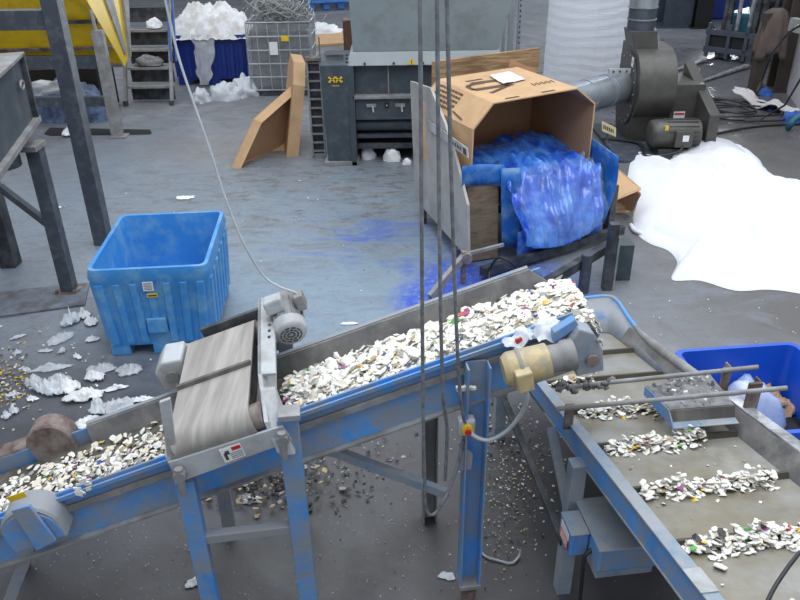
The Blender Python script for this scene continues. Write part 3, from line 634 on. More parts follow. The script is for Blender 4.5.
gd_ = (gr2-gr).normalized(); gw = (gr2-gr).length+.06; gc2 = gr+gd_*(gw/2-.02)+V3((gd_.y, -gd_.x, 0))*.47
make_bin('royal blue plastic bin holding bags behind the cleated conveyor', 'bin', gc2.x, gc2.y, gw, .95, .8, math.atan2(gr2.y-gr.y, gr2.x-gr.x), M_binroyal, 6, .03, False)
make_bin('navy blue bin heaped with white film, next to the small stairs', 'bin', -3.85, 16.75, 1.55, 1.1, 1.0, 0, M_binnavy, 8, .04, False)

# ---------------------------------------------------------------- lumps and crumpled things
def crumple(px, py, w, l, rot, amp, mt, label, cat, name, seed, lift=.0, n=12, fs=6):
    c = G(px, py); a = math.radians(rot); X = V3((math.cos(a), math.sin(a), 0)); Y_ = V3((-math.sin(a), math.cos(a), 0))
    m = MB()
    def f(u, v):
        x, y = u*2-1, v*2-1; q = V3((x*math.sqrt(1-y*y/2), y*math.sqrt(1-x*x/2), 0)); r = q.length
        k = 1+.45*nz(q*1.8, 1, seed); z = amp*(.25+abs(nz(q*fs*.5, 1, seed+1))*1.2+.5*abs(nz(q*fs, 1, seed+2)))*(1-.75*r)
        return c + X*q.x*w/2*k + Y_*q.y*l/2*k + V3((0, 0, .004+lift+max(0, z)))
    m.grid(f, n, n, True); return m.thing(name, mt, label, cat, 'plastic scraps on the floor' if 'scrap' in cat else None, solid=.002)
# scraps on the floor left of the sky blue bin
SCR = [(72, 322, .30, .20, 70, .10, M_film, 'tall milky film scrap standing by the sky blue bin corner'),
 (84, 318, .16, .14, 20, .09, M_whitepl, 'white folded scrap touching the sky blue bin corner'),
 (92, 324, .15, .17, 60, .08, M_whitepl, 'white curved scrap under the edge of the sky blue bin'),
 (60, 340, .36, .18, 50, .05, M_clear, 'clear film scrap trailing below the milky film'),
 (93, 341, .16, .08, 20, .05, M_whitepl, 'thin white curl by the left foot of the sky blue bin'),
 (46, 352, .16, .05, 5, .03, M_film, 'narrow translucent tube lying left of the bottle neck'),
 (63, 353, .07, .07, 0, .06, M_film, 'small translucent bottle neck standing on the floor'),
 (78, 358, .12, .06, -40, .04, M_whitepl, 'small white pointed chip in the open floor'),
 (18, 338, .16, .05, 40, .03, M_film, 'pale blade shaped scrap near the left frame edge'),
 (51, 370, .42, .10, 14, .05, M_clear, 'long clear film strip above the white bottle pieces'),
 (25, 371, .14, .06, -15, .04, M_film, 'small milky tube left of the long clear strip'),
 (18, 354, .10, .07, 30, .04, M_film, 'crumpled pale bit beside the yellow flakes'),
 (101, 371, .28, .20, 25, .06, M_clear, 'clear crumpled film in front of the sky blue bin'),
 (130, 371, .30, .22, -10, .05, M_clear, 'wide clear film piece nearest the magnet leg'),
 (96, 380, .22, .14, 0, .09, M_whitepl, 'white cupped scrap between the two clear films'),
 (58, 382, .26, .20, 10, .06, M_clear, 'clear shredded film behind the milky bottle'),
 (34, 384, .18, .16, 60, .08, M_clear, 'open clear cup lying at the neck of the milky bottle'),
 (48, 392, .34, .18, -22, .14, M_film, 'milky cut bottle lying on its side'),
 (68, 391, .24, .22, 60, .12, M_whitepl, 'white torn bottle half beside the milky bottle'),
 (86, 399, .40, .16, 18, .10, M_whitepl, 'long white bottle half in front of the torn one'),
 (115, 390, .26, .06, 18, .04, M_whitepl, 'slim white strip pointing at the magnet'),
 (14, 396, .18, .06, 5, .04, M_film, 'small pale spout left of the milky bottle'),
 (33, 400, .12, .08, -20, .04, M_whitepl, 'white tab below the milky bottle'),
 (118, 408, .34, .20, 30, .08, M_clear, 'clear shredded film next to the conveyor skirt'),
 (100, 412, .16, .24, 70, .12, M_film, 'upright milky scrap leaning by the conveyor skirt'),
 (143, 401, .24, .07, 10, .04, M_whitepl, 'flat white strip closest to the magnet bracket'),
 (88, 422, .22, .07, 25, .05, M_whitepl, 'white sliver above the lower conveyor skirt'),
 (7, 418, .10, .08, 0, .07, M_film, 'small round milky cap at the left frame edge'),
 (15, 413, .10, .09, 0, .07, M_film, 'small milky ring just right of the milky cap'),
 (80, 428, .18, .07, 0, .05, M_whitepl, 'white scrap half hidden by the conveyor skirt'),
 (178, 385, .09, .06, 0, .05, M_whitepl, 'little white chip left of the magnet belt')]
for i, (x, y, w, l, r_, a_, mt, lb) in enumerate(SCR): crumple(x, y, w*.8, l*.78, r_, a_*1.5, mt, lb, 'plastic scrap', 'plastic_scrap', i+11)
crumple(185, 198, .26, .13, 5, .03, M_whitepl, 'white scrap lying alone on the floor behind the sky blue bin', 'plastic scrap', 'plastic_scrap', 61)
crumple(350, 324, .16, .05, 0, .02, M_whitepl, 'small white sliver on the floor behind the conveyor skirt', 'plastic scrap', 'plastic_scrap', 62)
crumple(59, 208, .07, .07, 0, .03, M_whitepl, 'tiny white chip by the diagonal brace', 'plastic scrap', 'plastic_scrap', 63)
crumple(70, 136, .24, .26, 0, .22, M_whitepl, 'off white dome shaped scrap behind the tall steel post', 'plastic scrap', 'plastic_scrap', 64)

# ================================================================== steel stand at left
ls = thing('steel_stand', 'blue grey steel stand with legs, beam and a dark tank at the left edge', 'stand', (-3.8, 7.4, 0))
P1, P2, P3 = G(70, 291), G(104, 243), G(16, 265)
MB().box((P1.x-.0, P1.y, .76), (.13, .13, 1.50)).build('leg', M_grey3, ls, .005)
MB().box((P1.x-.02, P1.y-.03, 1.535), (.20, .24, .05)).build('leg_top_plate', M_greydust, ls, .004)
MB().box((P1.x, P1.y, .012), (.24, .24, .02)).build('foot_plate', M_rust, ls, .003)
for dx in (-.09, .09): MB().cyl((P1.x+dx, P1.y-.09, .02), (P1.x+dx, P1.y-.09, .055), .018, 8).build('anchor_bolt', M_rust, ls)
MB().box((P2.x-.0, P2.y, 1.75), (.17, .17, 3.5)).build('leg', M_grey3, ls, .005)
MB().box((P3.x-.05, P3.y, .82), (.17, .17, 1.64)).build('leg', M_dark, ls, .005)
MB().box((P2.x-1.05, P2.y+.02, 2.47), (1.9, .14, .19)).build('beam', M_grey3, ls, .005)
MB().box((P2.x-.95, P2.y-.02, 2.58), (.22, .2, .3)).build('bracket', M_grey3, ls, .005)
a = V3((P3.x+.05, P3.y-.2, 1.18)); MB().bar(Yp(0, 187, P1.y+.2), Yp(47, 223, P1.y), .06, .07).build('brace', M_grey3, ls, .004)
# tank
e1 = V3((.22, -.975, 0)); e2 = V3((-.975, -.22, 0)); tk0 = V3((-3.47, 7.25, 1.72))
m = MB(); b0 = [tk0, tk0+e1*2.0, tk0+e1*2.0+e2*1.3, tk0+e2*1.3]; m.hexa(b0, [p+V3((0, 0, .56)) for p in b0]); tkm = m.build('tank', M_grey1, ls, .006)
m = MB(); b0 = [tk0+V3((0, 0, -.05))-e2*.05-e1*.02, tk0+e1*2+V3((0, 0, -.05))-e2*.05, tk0+e1*2+e2*.1+V3((0, 0, -.05)), tk0+e2*.1+V3((0, 0, -.05))]; m.hexa(b0, [p+V3((0, 0, .05)) for p in b0]); m.build('dusty_flange', M_greydust, tkm, .003)
m = MB(); b0 = [tk0+V3((0, 0, .56))-e2*.04-e1*.03, tk0+e1*2+V3((0, 0, .56))-e2*.04, tk0+e1*2+e2*.2+V3((0, 0, .56)), tk0+e2*.2+V3((0, 0, .56))]; m.hexa(b0, [p+V3((0, 0, .03)) for p in b0]); m.build('rim', M_greydust, tkm, .003)
m = MB(); m.box(tk0+V3((-.0, 0, .28))-e2*.02+e1*.03, (.05, .05, .6), (e1, e2, ZU)); m.build('corner_post', M_dark, tkm, .003)
q = tk0+e1*.32+V3((0, 0, .36))-e2*.02; MB().tube([q+e1*.05*math.cos(t*.5236)*1.3+V3((0, 0, .035*math.sin(t*.5236)))-e2*.012 for t in range(13)], .012, 6).build('lifting_eye', M_greydust, tkm)
m = MB(); m.cyl(tk0+e1*.55+e2*.25-V3((0, 0, .05)), tk0+e1*.55+e2*.25-V3((0, 0, .30)), .17, 20); m.build('outlet', M_dark, tkm)
m = MB(); q = [G(-30, 322), G(85, 306), G(90, 284), G(-30, 296)]; m.prism([p+V3((0, 0, .001)) for p in q], V3((0, 0, .018))); o = m.thing('ground_steel_plate', mat('dull_floor_steel', (122, 130, 146), .55, .2, .2, 4, (92, 94, 98), .4, 5, .2), 'steel floor plate with a dark edge under the left leg', 'floor plate')
# long floor slot
m = MB(); q = [G(44, 134), G(50, 128), G(150, 130), G(152, 133), G(150, 134.5), G(50, 136)]; m.prism([p+V3((0, 0, .002)) for p in q], V3((0, 0, .006))); m.thing('ground_slot_strip', M_black, 'long narrow black strip on the floor under the yellow hopper', 'floor strip')

# ================================================================== yellow hopper machine
yh = thing('yellow_hopper', 'yellow sloped hopper on grey legs in the upper left corner', 'hopper', (-5.4, 13, 0))
fa, fb, fc_, fd = Yp(-60, -60, 12.2), Yp(52, -60, 12.0), Yp(125, 67, 13.0), Yp(-60, 73, 13.0)
m = MB(); m.prism([fd, fc_, fb, fa], V3((0, .05, .0))); f_ = m.build('front_panel', M_yellow, yh, .004)
rb = Yp(124, -40, 14.0); pn = (rb-fb).cross(fc_-fb).normalized(); ra = Pl(129, 56, fb, pn)
m = MB(); m.prism([fc_, ra, rb, fb], V3((-.05, .02, 0))); sp = m.build('side_panel', mat('bright_yellow_paint', (206, 174, 46), .5, 0, .08, 3), yh, .004)
qd = [fb, rb, ra, fc_]
m = MB(); nrm = (rb-fb).cross(fc_-fb).normalized(); nrm = nrm if nrm.dot(CC-fb) > 0 else -nrm
patch(qd, .42, .62, .3, .93, nrm, .03).build('stiffener', M_greydust, sp)
patch(qd, .86, 1.0, .0, 1.0, nrm, .05).build('edge_channel', M_greydust, sp)
nf = (fb-fa).cross(fd-fa).normalized(); nf = nf if nf.y < 0 else -nf
qf = [fa, fb, fc_, fd]
for v in (.60, .82, .975): patch(qf, 0, 1, v-.012, v+.012, nf, .035).build('seam_rib', M_rust if v > .8 else M_dark, f_)
MB().bar(Yp(-60, 62, 12.75), Yp(104, 62, 12.75), .12, .20).build('cross_beam', M_grey3, yh, .005)
MB().bar(Yp(-60, 102, 12.9), Yp(108, 101, 12.9), .12, .16).build('base_rail', M_grey3, yh, .005)
lf = G(118, 137); MB().box((lf.x, lf.y, .86), (.17, .14, 1.68)).build('leg', M_greydust, yh, .004)
MB().box((lf.x+.03, lf.y, .015), (.26, .24, .03)).build('foot_plate', M_greydust, yh, .003)
MB().cyl((lf.x-.03, lf.y, 1.68), (lf.x-.06, lf.y+.05, 2.0), .03, 8).build('tie_rod', M_greydust, yh)
MB().box((-7, 12.5, .86), (.17, .14, 1.68)).build('leg', M_greydust, yh, .004); MB().box((-6.2, 14.2, .55), (.17, .14, 1.1)).build('leg', M_greydust, yh, .004)
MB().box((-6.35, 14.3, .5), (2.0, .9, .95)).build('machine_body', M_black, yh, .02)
m = MB(); crumple_grid(m, Yp(47, 91, 13.5), (V3((1, 0, 0)), V3((0, .3, 1)).normalized(), V3((0, -1, .3)).normalized()), .8, .35, .16, 21)
m.thing('plastic_bag', M_film, 'crumpled clear bag lying behind the base rail of the yellow hopper', 'bag')
m = MB(); lump(m, V3((-5.9, 13.6, 0)), .8, .25, .7, 4); m.thing('blue_film_bundle', mat('pale_blue_bundle', (112, 134, 170), .5, 0, .3, 8, (60, 70, 100), .4, 6), 'pale blue film bundle in the shade under the yellow hopper', 'film bundle')

# ================================================================== stairs
stp = thing('step_ladder', 'small grey metal stairs with dusty treads by the navy bin', 'stairs', (-4.75, 14.9, 0))
def sty(z): return 14.6+.45*z
xl, xr = -5.17, -4.30
for x in (xl, xr):
    MB().bar((x, sty(0)-.05, 0), (x, sty(2.3), 2.3), .05, .09, up=(0, -1, .4)).build('stringer', M_greydust, stp, .004)
    MB().cyl((x, sty(0)-.06, .02), (x, sty(0)-.06, .09), .05, 10).build('rubber_foot', M_dark, stp)
for z in (.30, .62, .93, 1.26, 1.86):
    MB().box(((xl+xr)/2, sty(z)+.12, z), (abs(xr-xl)-.04, .26, .045)).build('tread', M_greydust, stp, .004)
for z in (.15, .46, .78, 1.1, 1.5): MB().box(((xl+xr)/2, sty(z)+.27, z), (abs(xr-xl)-.04, .02, .26)).build('riser', M_dark, stp)
for x in (xr+.02, xr+.12): MB().tube(smoothpath([(x, sty(.6), .75), (x-.02, sty(1.2), 1.4), (x-.05, sty(2), 2.2), (x-.05, sty(2.6), 2.8)]), .022, 8).build('handrail', mat('blue_rail', (50, 92, 160), .5), stp)
for i, (z, w, lb) in enumerate(((1.28, .25, 'white crumpled film on the fourth tread of the small stairs'), (1.88, .6, 'large white film bundle on the top tread of the small stairs'), (.64, .5, 'grey dusty scraps on the second tread of the small stairs'))):
    m = MB(); lump(m, V3(((xl+xr)/2+(.12 if i == 0 else 0), sty(z)+.1, z+.024)), w/2, .12, .16, i+40, .5); m.thing('film_bundle', M_debris if i == 2 else M_whitepl, lb, 'film')
m = MB()
# film heap in the navy bin
def heap(cx, cy, z0, rx, ry, h, seed, n=34, amp=.3):
    m = MB()
    def f(u, v):
        x, y = u*2-1, v*2-1; r = min(1, math.hypot(x, y)); q = V3((x*2.2, y*2.2, 0))
        z = h*(1-r*r)*(.75+amp*nz(q, 1.3, seed))+.16*abs(nz(q, 3.1, seed+1))+.09*abs(nz(q, 7, seed+2))
        return V3((cx+x*rx*(1+.08*nz(q, 2, seed)), cy+y*ry, z0+z*(1 if r < .97 else .4)))
    m.grid(f, n, n, True); return m
heap(-3.82, 16.7, .92, .92, .64, .80, 5).thing('film_heap', mat('white_film_heap', (226, 228, 232), .45, 0, .12, 6, (196, 192, 186), .3, 5), 'heap of white crumpled film overflowing the navy bin', 'film heap')
m = MB(); m.grid(lambda u, v: V3((-4.15+.5*u*(1-.55*v)+.05*v+.06*nz((u*3, v*4, 0), 1.5), 16.10-.10*v+.06*nz((u*5, v*3, 1), 2), 1.05-1.0*v)), 10, 14)
m.thing('hanging_film', M_clear, 'clear film sheet hanging over the front of the navy bin', 'film', solid=.003)
for i, (x, y, w, h, lb) in enumerate(((228, 94, .62, .28, 'clear bag on the floor in front of the navy bin'), (247, 91, .5, .34, 'clear bag on the floor between navy bin and wire cage'), (202, 97, .3, .22, 'torn clear bag end with a green scrap under the hanging film'))):
    g = G(x, y+4); m = MB(); lump(m, g, w/2, .25, h, 70+i, .5, 2.6, 22, 12); m.thing('plastic_bag', M_film, lb, 'bag')
g = G(203, 99); m = MB(); lump(m, g+V3((0, -.27, 0)), .08, .05, .06, 7); m.thing('green_scrap', mat('green_plastic', (20, 120, 92), .4), 'small green scrap on the floor below the navy bin', 'scrap')

# ================================================================== wire cage pallet box
wc = thing('wire_cage_container', 'wire cage container wrapped in clear film beside the cardboard trays', 'cage', (-2.22, 15.7, 0))
x0, x1, y0, y1, zt_ = -2.86, -1.64, 15.15, 16.2, 1.38
M_wire = mat('galvanised_wire', (168, 172, 176), .4, .6)
for k in range(6):
    z = .12+k*(zt_-.12)/5; MB().tube([(x0, y0, z), (x1, y0, z), (x1, y1, z), (x0, y1, z), (x0, y0, z)], .018, 6).build('hoop', M_wire, wc)
for k in range(7):
    x = x0+(x1-x0)*k/6; MB().cyl((x, y0, .1), (x, y0, zt_), .011, 6).build('upright', M_wire, wc)
for k in range(1, 6):
    y = y0+(y1-y0)*k/6
    for xx in (x0, x1): MB().cyl((xx, y, .1), (xx, y, zt_), .011, 6).build('upright', M_wire, wc)
MB().box(((x0+x1)/2, (y0+y1)/2, .06), (1.2, 1.0, .12)).build('pallet_base', M_dark, wc, .01)
MB().box(((x0+x1)/2, (y0+y1)/2, .70), (1.12, .95, 1.1)).build('inner_liner', mat('dark_liner', (50, 53, 58), .3, 0, .3, 3, (96, 100, 104), .3, 3), wc, .04)
m = MB()
def wrapf(u, v):
    per = u*4; k = int(per) % 4; f = per-int(per); cs = [(x0, y0), (x1, y0), (x1, y1), (x0, y1), (x0, y0)]
    x = cs[k][0]+(cs[k+1][0]-cs[k][0])*f; y = cs[k][1]+(cs[k+1][1]-cs[k][1])*f; d = .03+.03*nz((u*22, v*5, 0), 1)
    cx_, cy_ = (x0+x1)/2, (y0+y1)/2; dx, dy = x-cx_, y-cy_; l = math.hypot(dx, dy)
    return V3((x+dx/l*d, y+dy/l*d, .14+v*1.22))
m.grid(wrapf, 64, 12); m.build('film_wrap', mat('stretch_wrap', (225, 230, 236), .12, 0, .05, 8, alpha=.16, bump=.8, bscale=9), wc)
MB().box((-2.35, y0-.06, .92), (.16, .004, .24)).build('paper_label', M_label, wc); MB().box((-2.12, y0-.06, 1.1), (.14, .004, .1)).build('warning_label', M_warn, wc)
m = MB()
for i in range(60):
    a0 = R.uniform(0, 6.28); c = V3((-2.22+R.uniform(-.42, .42), 15.65+R.uniform(-.25, .25), zt_+R.uniform(.0, .28))); rr = R.uniform(.15, .42)
    m.tube([c+V3((math.cos(a0+t*.5)*rr*(1+.2*math.sin(t)), math.sin(a0+t*.5)*rr*.8, .1*math.sin(t*1.3+a0)+.03*i/60)) for t in range(9)], .010, 4)
m.thing('wire_tangle', mat('grey_strapping', (150, 152, 152), .45, .3), 'tangle of grey wire strapping piled on the wire cage', 'wire', kind='stuff')

# ================================================================== cardboard lids
def tray(label, pts, n, depth, name='cardboard_tray'):
    root = thing(name, label, 'cardboard tray', (sum((p for p in pts), V3((0, 0, 0)))/len(pts)*1).xy.to_3d())
    m = MB(); m.prism(pts, n*-.012); m.build('panel', M_cardin, root)
    k = len(pts); cen = sum(pts, V3((0, 0, 0)))/k
    for i in range(k):
        a, b = pts[i], pts[(i+1) % k]; inn = (cen-(a+b)/2); inn = inn - n*inn.dot(n); inn = inn - (b-a)*(inn.dot(b-a)/(b-a).length_squared); inn.normalize()
        MB().hexa([a, b, b+inn*.012, a+inn*.012], [a+n*depth, b+n*depth, b+n*depth+inn*.012, a+n*depth+inn*.012]).build('rim_flap', M_card, root)
    return root
A_ = G(232, 167); w_ = V3((.55, .83, 0)).normalized(); sdv = (Yp(254, 117, 11.05)-A_).normalized(); nL = w_.cross(sdv).normalized()
nL = nL if nL.x > 0 else -nL
pl1 = [Pl(x, y, A_, nL) for x, y in ((232, 167), (254, 119), (294, 84), (290, 140), (272, 152))]
sl = [A_.lerp(A_, 0)]
tray('brown cardboard tray leaning open with its inside facing right', pl1, nL, .15)
B_ = G(287, 157); n2 = V3((.50, -.86, .05)).normalized(); n2v = V3((-.86, -.45, .1)).normalized()
pl2 = [Pl(x, y, B_, n2v) for x, y in ((287, 157), (291, 100), (296, 80), (298, 64), (300, 70), (301, 120), (297, 150))]
bA = B_; up1 = V3((.16, .12, 1)).normalized(); wv = V3((-.19, .98, 0)).normalized(); nv = up1.cross(wv).normalized(); nv = nv if nv.x > 0 else -nv
pl2 = [bA, bA+wv*1.0, bA+wv*1.1+up1*.25, bA+wv*1.1+up1*1.1, bA+wv*.9+up1*1.36, bA+wv*.25+up1*1.36, bA-wv*.0+up1*1.08]
tray('narrow cardboard tray standing upright behind the open leaning tray', pl2, nv, .17)

# ================================================================== shredder and cabinet
cb = thing('control_cabinet', 'tall charcoal cabinet with yellow chain emblem next to the shredder', 'cabinet', (-.83, 11.05, 0))
c0 = [V3((-1.03, 10.85, .06)), V3((-.64, 10.85, .06)), V3((-.60, 11.35, .06)), V3((-1.0, 11.35, .06))]; c1 = [V3((-1.07, 10.80, 1.45)), V3((-.66, 10.80, 1.45)), V3((-.62, 11.35, 1.55)), V3((-1.03, 11.35, 1.55))]
MB().hexa(c0, c1).build('body', M_grey1, cb, .012)
MB().box((-.83, 11.1, .03), (.5, .6, .06)).build('base_plate', M_greydust, cb, .004)
MB().bar((-1.0, 11.05, 1.53), (-.75, 11.05, 1.53), .05, .03).build('latch_bar', M_dark, cb, .004)
fy = lambda z: 10.85-.05*(z-.06)/1.39-.006
# emblem: two linked crosses
for cx_ in (-.905, -.815):
    for sgn in (-1, 1):
        z = 1.25; MB().bar((cx_-.05, fy(z), z-sgn*.032), (cx_+.05, fy(z), z+sgn*.032), .02, .01, up=(0, -1, 0)).build('emblem_stroke', M_warn, cb)
for (xa, za, xb, zb) in ((-.955, 1.282, -.93, 1.282), (-.955, 1.218, -.93, 1.218), (-.79, 1.282, -.765, 1.282), (-.79, 1.218, -.765, 1.218), (-.88, 1.284, -.84, 1.284), (-.88, 1.216, -.84, 1.216)):
    MB().bar((xa, fy(za), za), (xb, fy(zb), zb), .016, .01, up=(0, -1, 0)).build('emblem_stroke', M_warn, cb)
for i in range(8): MB().box((-.90+i*.012, fy(1.165), 1.165), (.008, .006, .014)).build('emblem_letter', M_warn, cb)
# narrow slatted guard panel
sg = thing('chain_guard', 'narrow dark slatted conveyor section standing left of the cabinet', 'conveyor section', (-1.2, 11.2, 0))
for x in (-1.29, -1.10): MB().box((x, 11.25, .75), (.03, .10, 1.46)).build('side_rail', M_greydust, sg, .003)
MB().box((-1.195, 11.30, .74), (.16, .02, 1.4)).build('back_panel', M_dark, sg)
for k in range(11): MB().box((-1.195, 11.24, .1+k*.13), (.16, .06, .02)).build('slat', M_greydust, sg, .002)
MB().box((-1.10, 11.25, 1.6), (.02, .02, .3)).build('rod', M_rust, sg); MB().box((-1.195, 11.22, 1.46), (.2, .12, .05)).build('end_cap', M_rust, sg, .005)
sh = thing('shredder', 'grey industrial shredder with large light grey hopper and charcoal body', 'shredder', (.4, 11.5, 0))
# hopper
hb = [Yp(353, 52, 10.9), Yp(498, 48, 10.9), Yp(498, 48, 10.9)+V3((0, 1.3, 0)), Yp(353, 52, 10.9)+V3((0, 1.3, 0))]; zh = hb[0].z
for p in hb: p.z = zh
ht = [V3((-.66, 10.8, 3.0)), V3((1.78, 10.8, 3.0)), V3((1.78, 12.5, 3.0)), V3((-.66, 12.5, 3.0))]
hp = MB().hexa(hb, ht).build('hopper', M_grey2, sh, .01)
MB().hexa([hb[0]+V3((-.1, -.1, -.17)), hb[1]+V3((.02, -.1, -.17)), hb[2]+V3((.02, .05, -.17)), hb[3]+V3((-.1, .05, -.17))], [hb[0]+V3((-.04, -.03, 0)), hb[1]+V3((.02, -.03, 0)), hb[2]+V3((.02, .02, 0)), hb[3]+V3((-.04, .02, 0))]).build('hopper_flange', mat('pale_machine_flange', (150, 158, 162), .5, 0, .06, 4), sh, .006)
for k in range(5): p = hb[0].lerp(hb[1], .08+k*.2)+V3((0, -.09, -.14)); MB().cyl(p, p+V3((0, -.02, 0)), .018, 8).build('bolt', M_dark, hp)
for k in range(3): MB().cyl((hb[0].x-.07, 10.82, zh-.02-.05*k), (hb[0].x-.09, 10.80, zh-.02-.05*k), .014, 8).build('bolt', M_dark, hp)
q = Yp(411.5, 61, 10.78); MB().prism([q+V3((-.05, 0, -.045)), q+V3((.05, 0, -.045)), q+V3((0, 0, .05))], V3((0, -.006, 0))).build('warning_triangle', M_warn, hp)
MB().box(q+V3((0, -.009, -.01)), (.012, .004, .045)).build('warning_mark', M_dark, hp)
zb = zh-.17
MB().box((-.64, 11.35, zb/2), (.08, 1.1, zb)).build('side_frame', M_grey1, sh, .005); MB().box((1.42, 11.35, zb/2), (.1, 1.1, zb)).build('side_frame', M_grey1, sh, .005)
MB().box((.4, 11.3, zb-.21), (2.0, .7, .42)).build('throat', M_grey1, sh, .005)
for x in (-.12, .6): MB().box((x, 10.93, zb-.21), (.02, .06, .42)).build('stiffener', M_greydust, sh, .002)
MB().box((.4, 10.88, zb-.44), (2.05, .16, .04)).build('dusty_ledge', M_greydust, sh, .003)
fpn = MB().box((.4, 10.92, zb-.62), (2.0, .12, .30)).build('front_door', M_grey1, sh, .006)
for x in (-.37, .04):
    q = V3((x, 10.84, zb-.56)); MB().box(q, (.14, .03, .05)).build('latch', M_greydust, fpn, .006); MB().bar(q+V3((.02, -.02, 0)), q+V3((.03, -.03, -.09)), .025, .02, up=(0, -1, 0)).build('latch_lever', M_palesteel, fpn, .004)
MB().box((-.15, 10.85, zb-.56), (.06, .02, .06)).build('keyhole_plate', M_black, fpn); MB().box((-.15, 10.84, zb-.56), (.02, .02, .02)).build('key', M_palesteel, fpn)
MB().cyl((.24, 10.855, zb-.42), (.24, 10.845, zb-.42), .055, 18).build('round_sticker', mat('sticker_blue', (120, 180, 226), .5), fpn)
MB().cyl((-.6, 11.05, zb-.88), (1.4, 11.05, zb-.88), .10, 20).build('cross_tube', M_grey1, sh); MB().box((.4, 11.02, zb-1.04), (2.0, .14, .05)).build('cross_rail', M_grey3, sh, .004); MB().box((.4, 11.05, zb-1.2), (2.0, .1, .08)).build('cross_rail', M_dark, sh, .004)
MB().box((.4, 11.7, .45), (2.0, .5, .85)).build('rear_body', M_black, sh, .01)
for i, (x, y, s, lb) in enumerate(((392, 158, .13, 'white crushed paper cup on the floor before the shredder'), (407, 162, .06, 'small white scrap right of the crushed cup'), (368, 156, .12, 'clear film wad at the foot of the charcoal cabinet'))):
    m = MB(); lump(m, G(x, y+2), s, s*.8, s*1.5, 90+i, .3); m.thing('litter_piece', M_whitepl if i < 2 else M_film, lb, 'litter')
# aluminium profile rack right of the hopper
for i, (x, w, lb) in enumerate(((503, .05, 'slim grey upright post directly right of the shredder hopper'), (510, .09, 'pale aluminium upright, middle of the three by the hopper'), (518, .06, 'perforated upright furthest right of the hopper'))):
    p = Yp(x, 48, 12.6); pr_ = thing('upright_post', lb, 'post', (p.x, p.y, 0))
    MB().box((p.x, p.y, 1.6), (w, .05, 3.2)).build('profile', M_galv, pr_, .004); MB().box((p.x, p.y, .01), (w*2.4, .15, .02)).build('foot_plate', M_galv, pr_)
    if i == 2:
        for k in range(22): MB().box((p.x, p.y-.028, 1.4+k*.08), (.018, .006, .03)).build('slot', M_black, pr_)

# things behind, upper middle
m = MB(); q = [G(x, y) for x, y in ((310, 47), (346, 45), (344, 33), (311, 36))]; m.prism([p+V3((0, 0, .003)) for p in q], V3((0, 0, .05))); m.thing('cardboard_sheet', M_card, 'flat cardboard sheet lying on the floor left of the hopper', 'cardboard')
g = G(322, 33); m = MB(); lump(m, g, .5, .5, .25, 3, .5); m.thing('film_scrap', M_whitepl, 'white film scrap on top of the far cardboard sheet', 'film')
g = G(349, 52); br_ = thing('brown_crate', 'small dark brown crate tucked behind the shredder hopper', 'crate', (g.x, g.y, 0))
MB().box((g.x+.06, g.y, .38), (.34, .5, .76)).build('crate_body', mat('dark_brown_board', (86, 60, 48), .8), br_, .02); MB().box((g.x+.06, g.y, .78), (.36, .54, .04)).build('crate_lid', M_rust, br_, .01)
# blue pallet
bp_ = thing('blue_pallet', 'bright blue slatted plastic pallet at the top edge of the hall', 'pallet', G(330, 5))
M_pal = mat('pallet_blue', (70, 128, 206), .5)
pg = [G(300, -6), G(350, -8), G(356, 9), G(312, 11)]
for k in range(7):
    a, b = on_quad([p+V3((0, 0, .28)) for p in pg], 0, k/6), on_quad([p+V3((0, 0, .28)) for p in pg], 1, k/6); MB().bar(a, b, .30, .05).build('deck_slat', M_pal, bp_)
for k in range(4):
    a, b = on_quad(pg, k/3, 0), on_quad(pg, k/3, 1); MB().bar(a+V3((0, 0, .13)), b+V3((0, 0, .13)), .2, .2).build('runner', M_pal, bp_)

# ================================================================== gaylord box on its tipper
E1 = V3((.856, .516, 0)).normalized(); E2 = V3((-.40, .915, 0)).normalized()
GA = V3((.954, 7.586, 1.70))
def W(u, d, z): return V3((GA.x, GA.y, 0)) + E1*u + E2*d + V3((0, 0, z))
gy = thing('cardboard_gaylord', 'large octagonal cardboard box lying on its side, open towards the conveyor', 'cardboard box', W(.55, .6, .55))
OCT = [(-.24, 1.47), (0, 1.70), (1.135, 1.70), (1.42, 1.50), (1.42, .85), (1.16, .58), (0, .58), (-.25, .82)]
DEP = 1.24; k = len(OCT); cen = (.58, 1.12)
WALLN = ['side_panel']*8
for i in range(k):
    a, b = OCT[i], OCT[(i+1) % k]; sh_ = lambda p, f=.978: (cen[0]+(p[0]-cen[0])*f, cen[1]+(p[1]-cen[1])*f)
    ai, bi = sh_(a), sh_(b); m = MB()
    m.hexa([W(a[0], 0, a[1]), W(b[0], 0, b[1]), W(bi[0], 0, bi[1]), W(ai[0], 0, ai[1])], [W(a[0], DEP, a[1]), W(b[0], DEP, b[1]), W(bi[0], DEP, bi[1]), W(ai[0], DEP, ai[1])])
    me = [M_card, M_cardin, M_cardedge]; o = m.build('side_panel', me, gy)
    for pidx, mi_ in ((0, 0), (2, 1), (4, 2)):
        o.data.polygons[pidx].material_index = mi_
MB().prism([W(u, DEP-.02, z) for u, z in OCT], E2*.015).build('bottom_panel', M_cardin, gy)
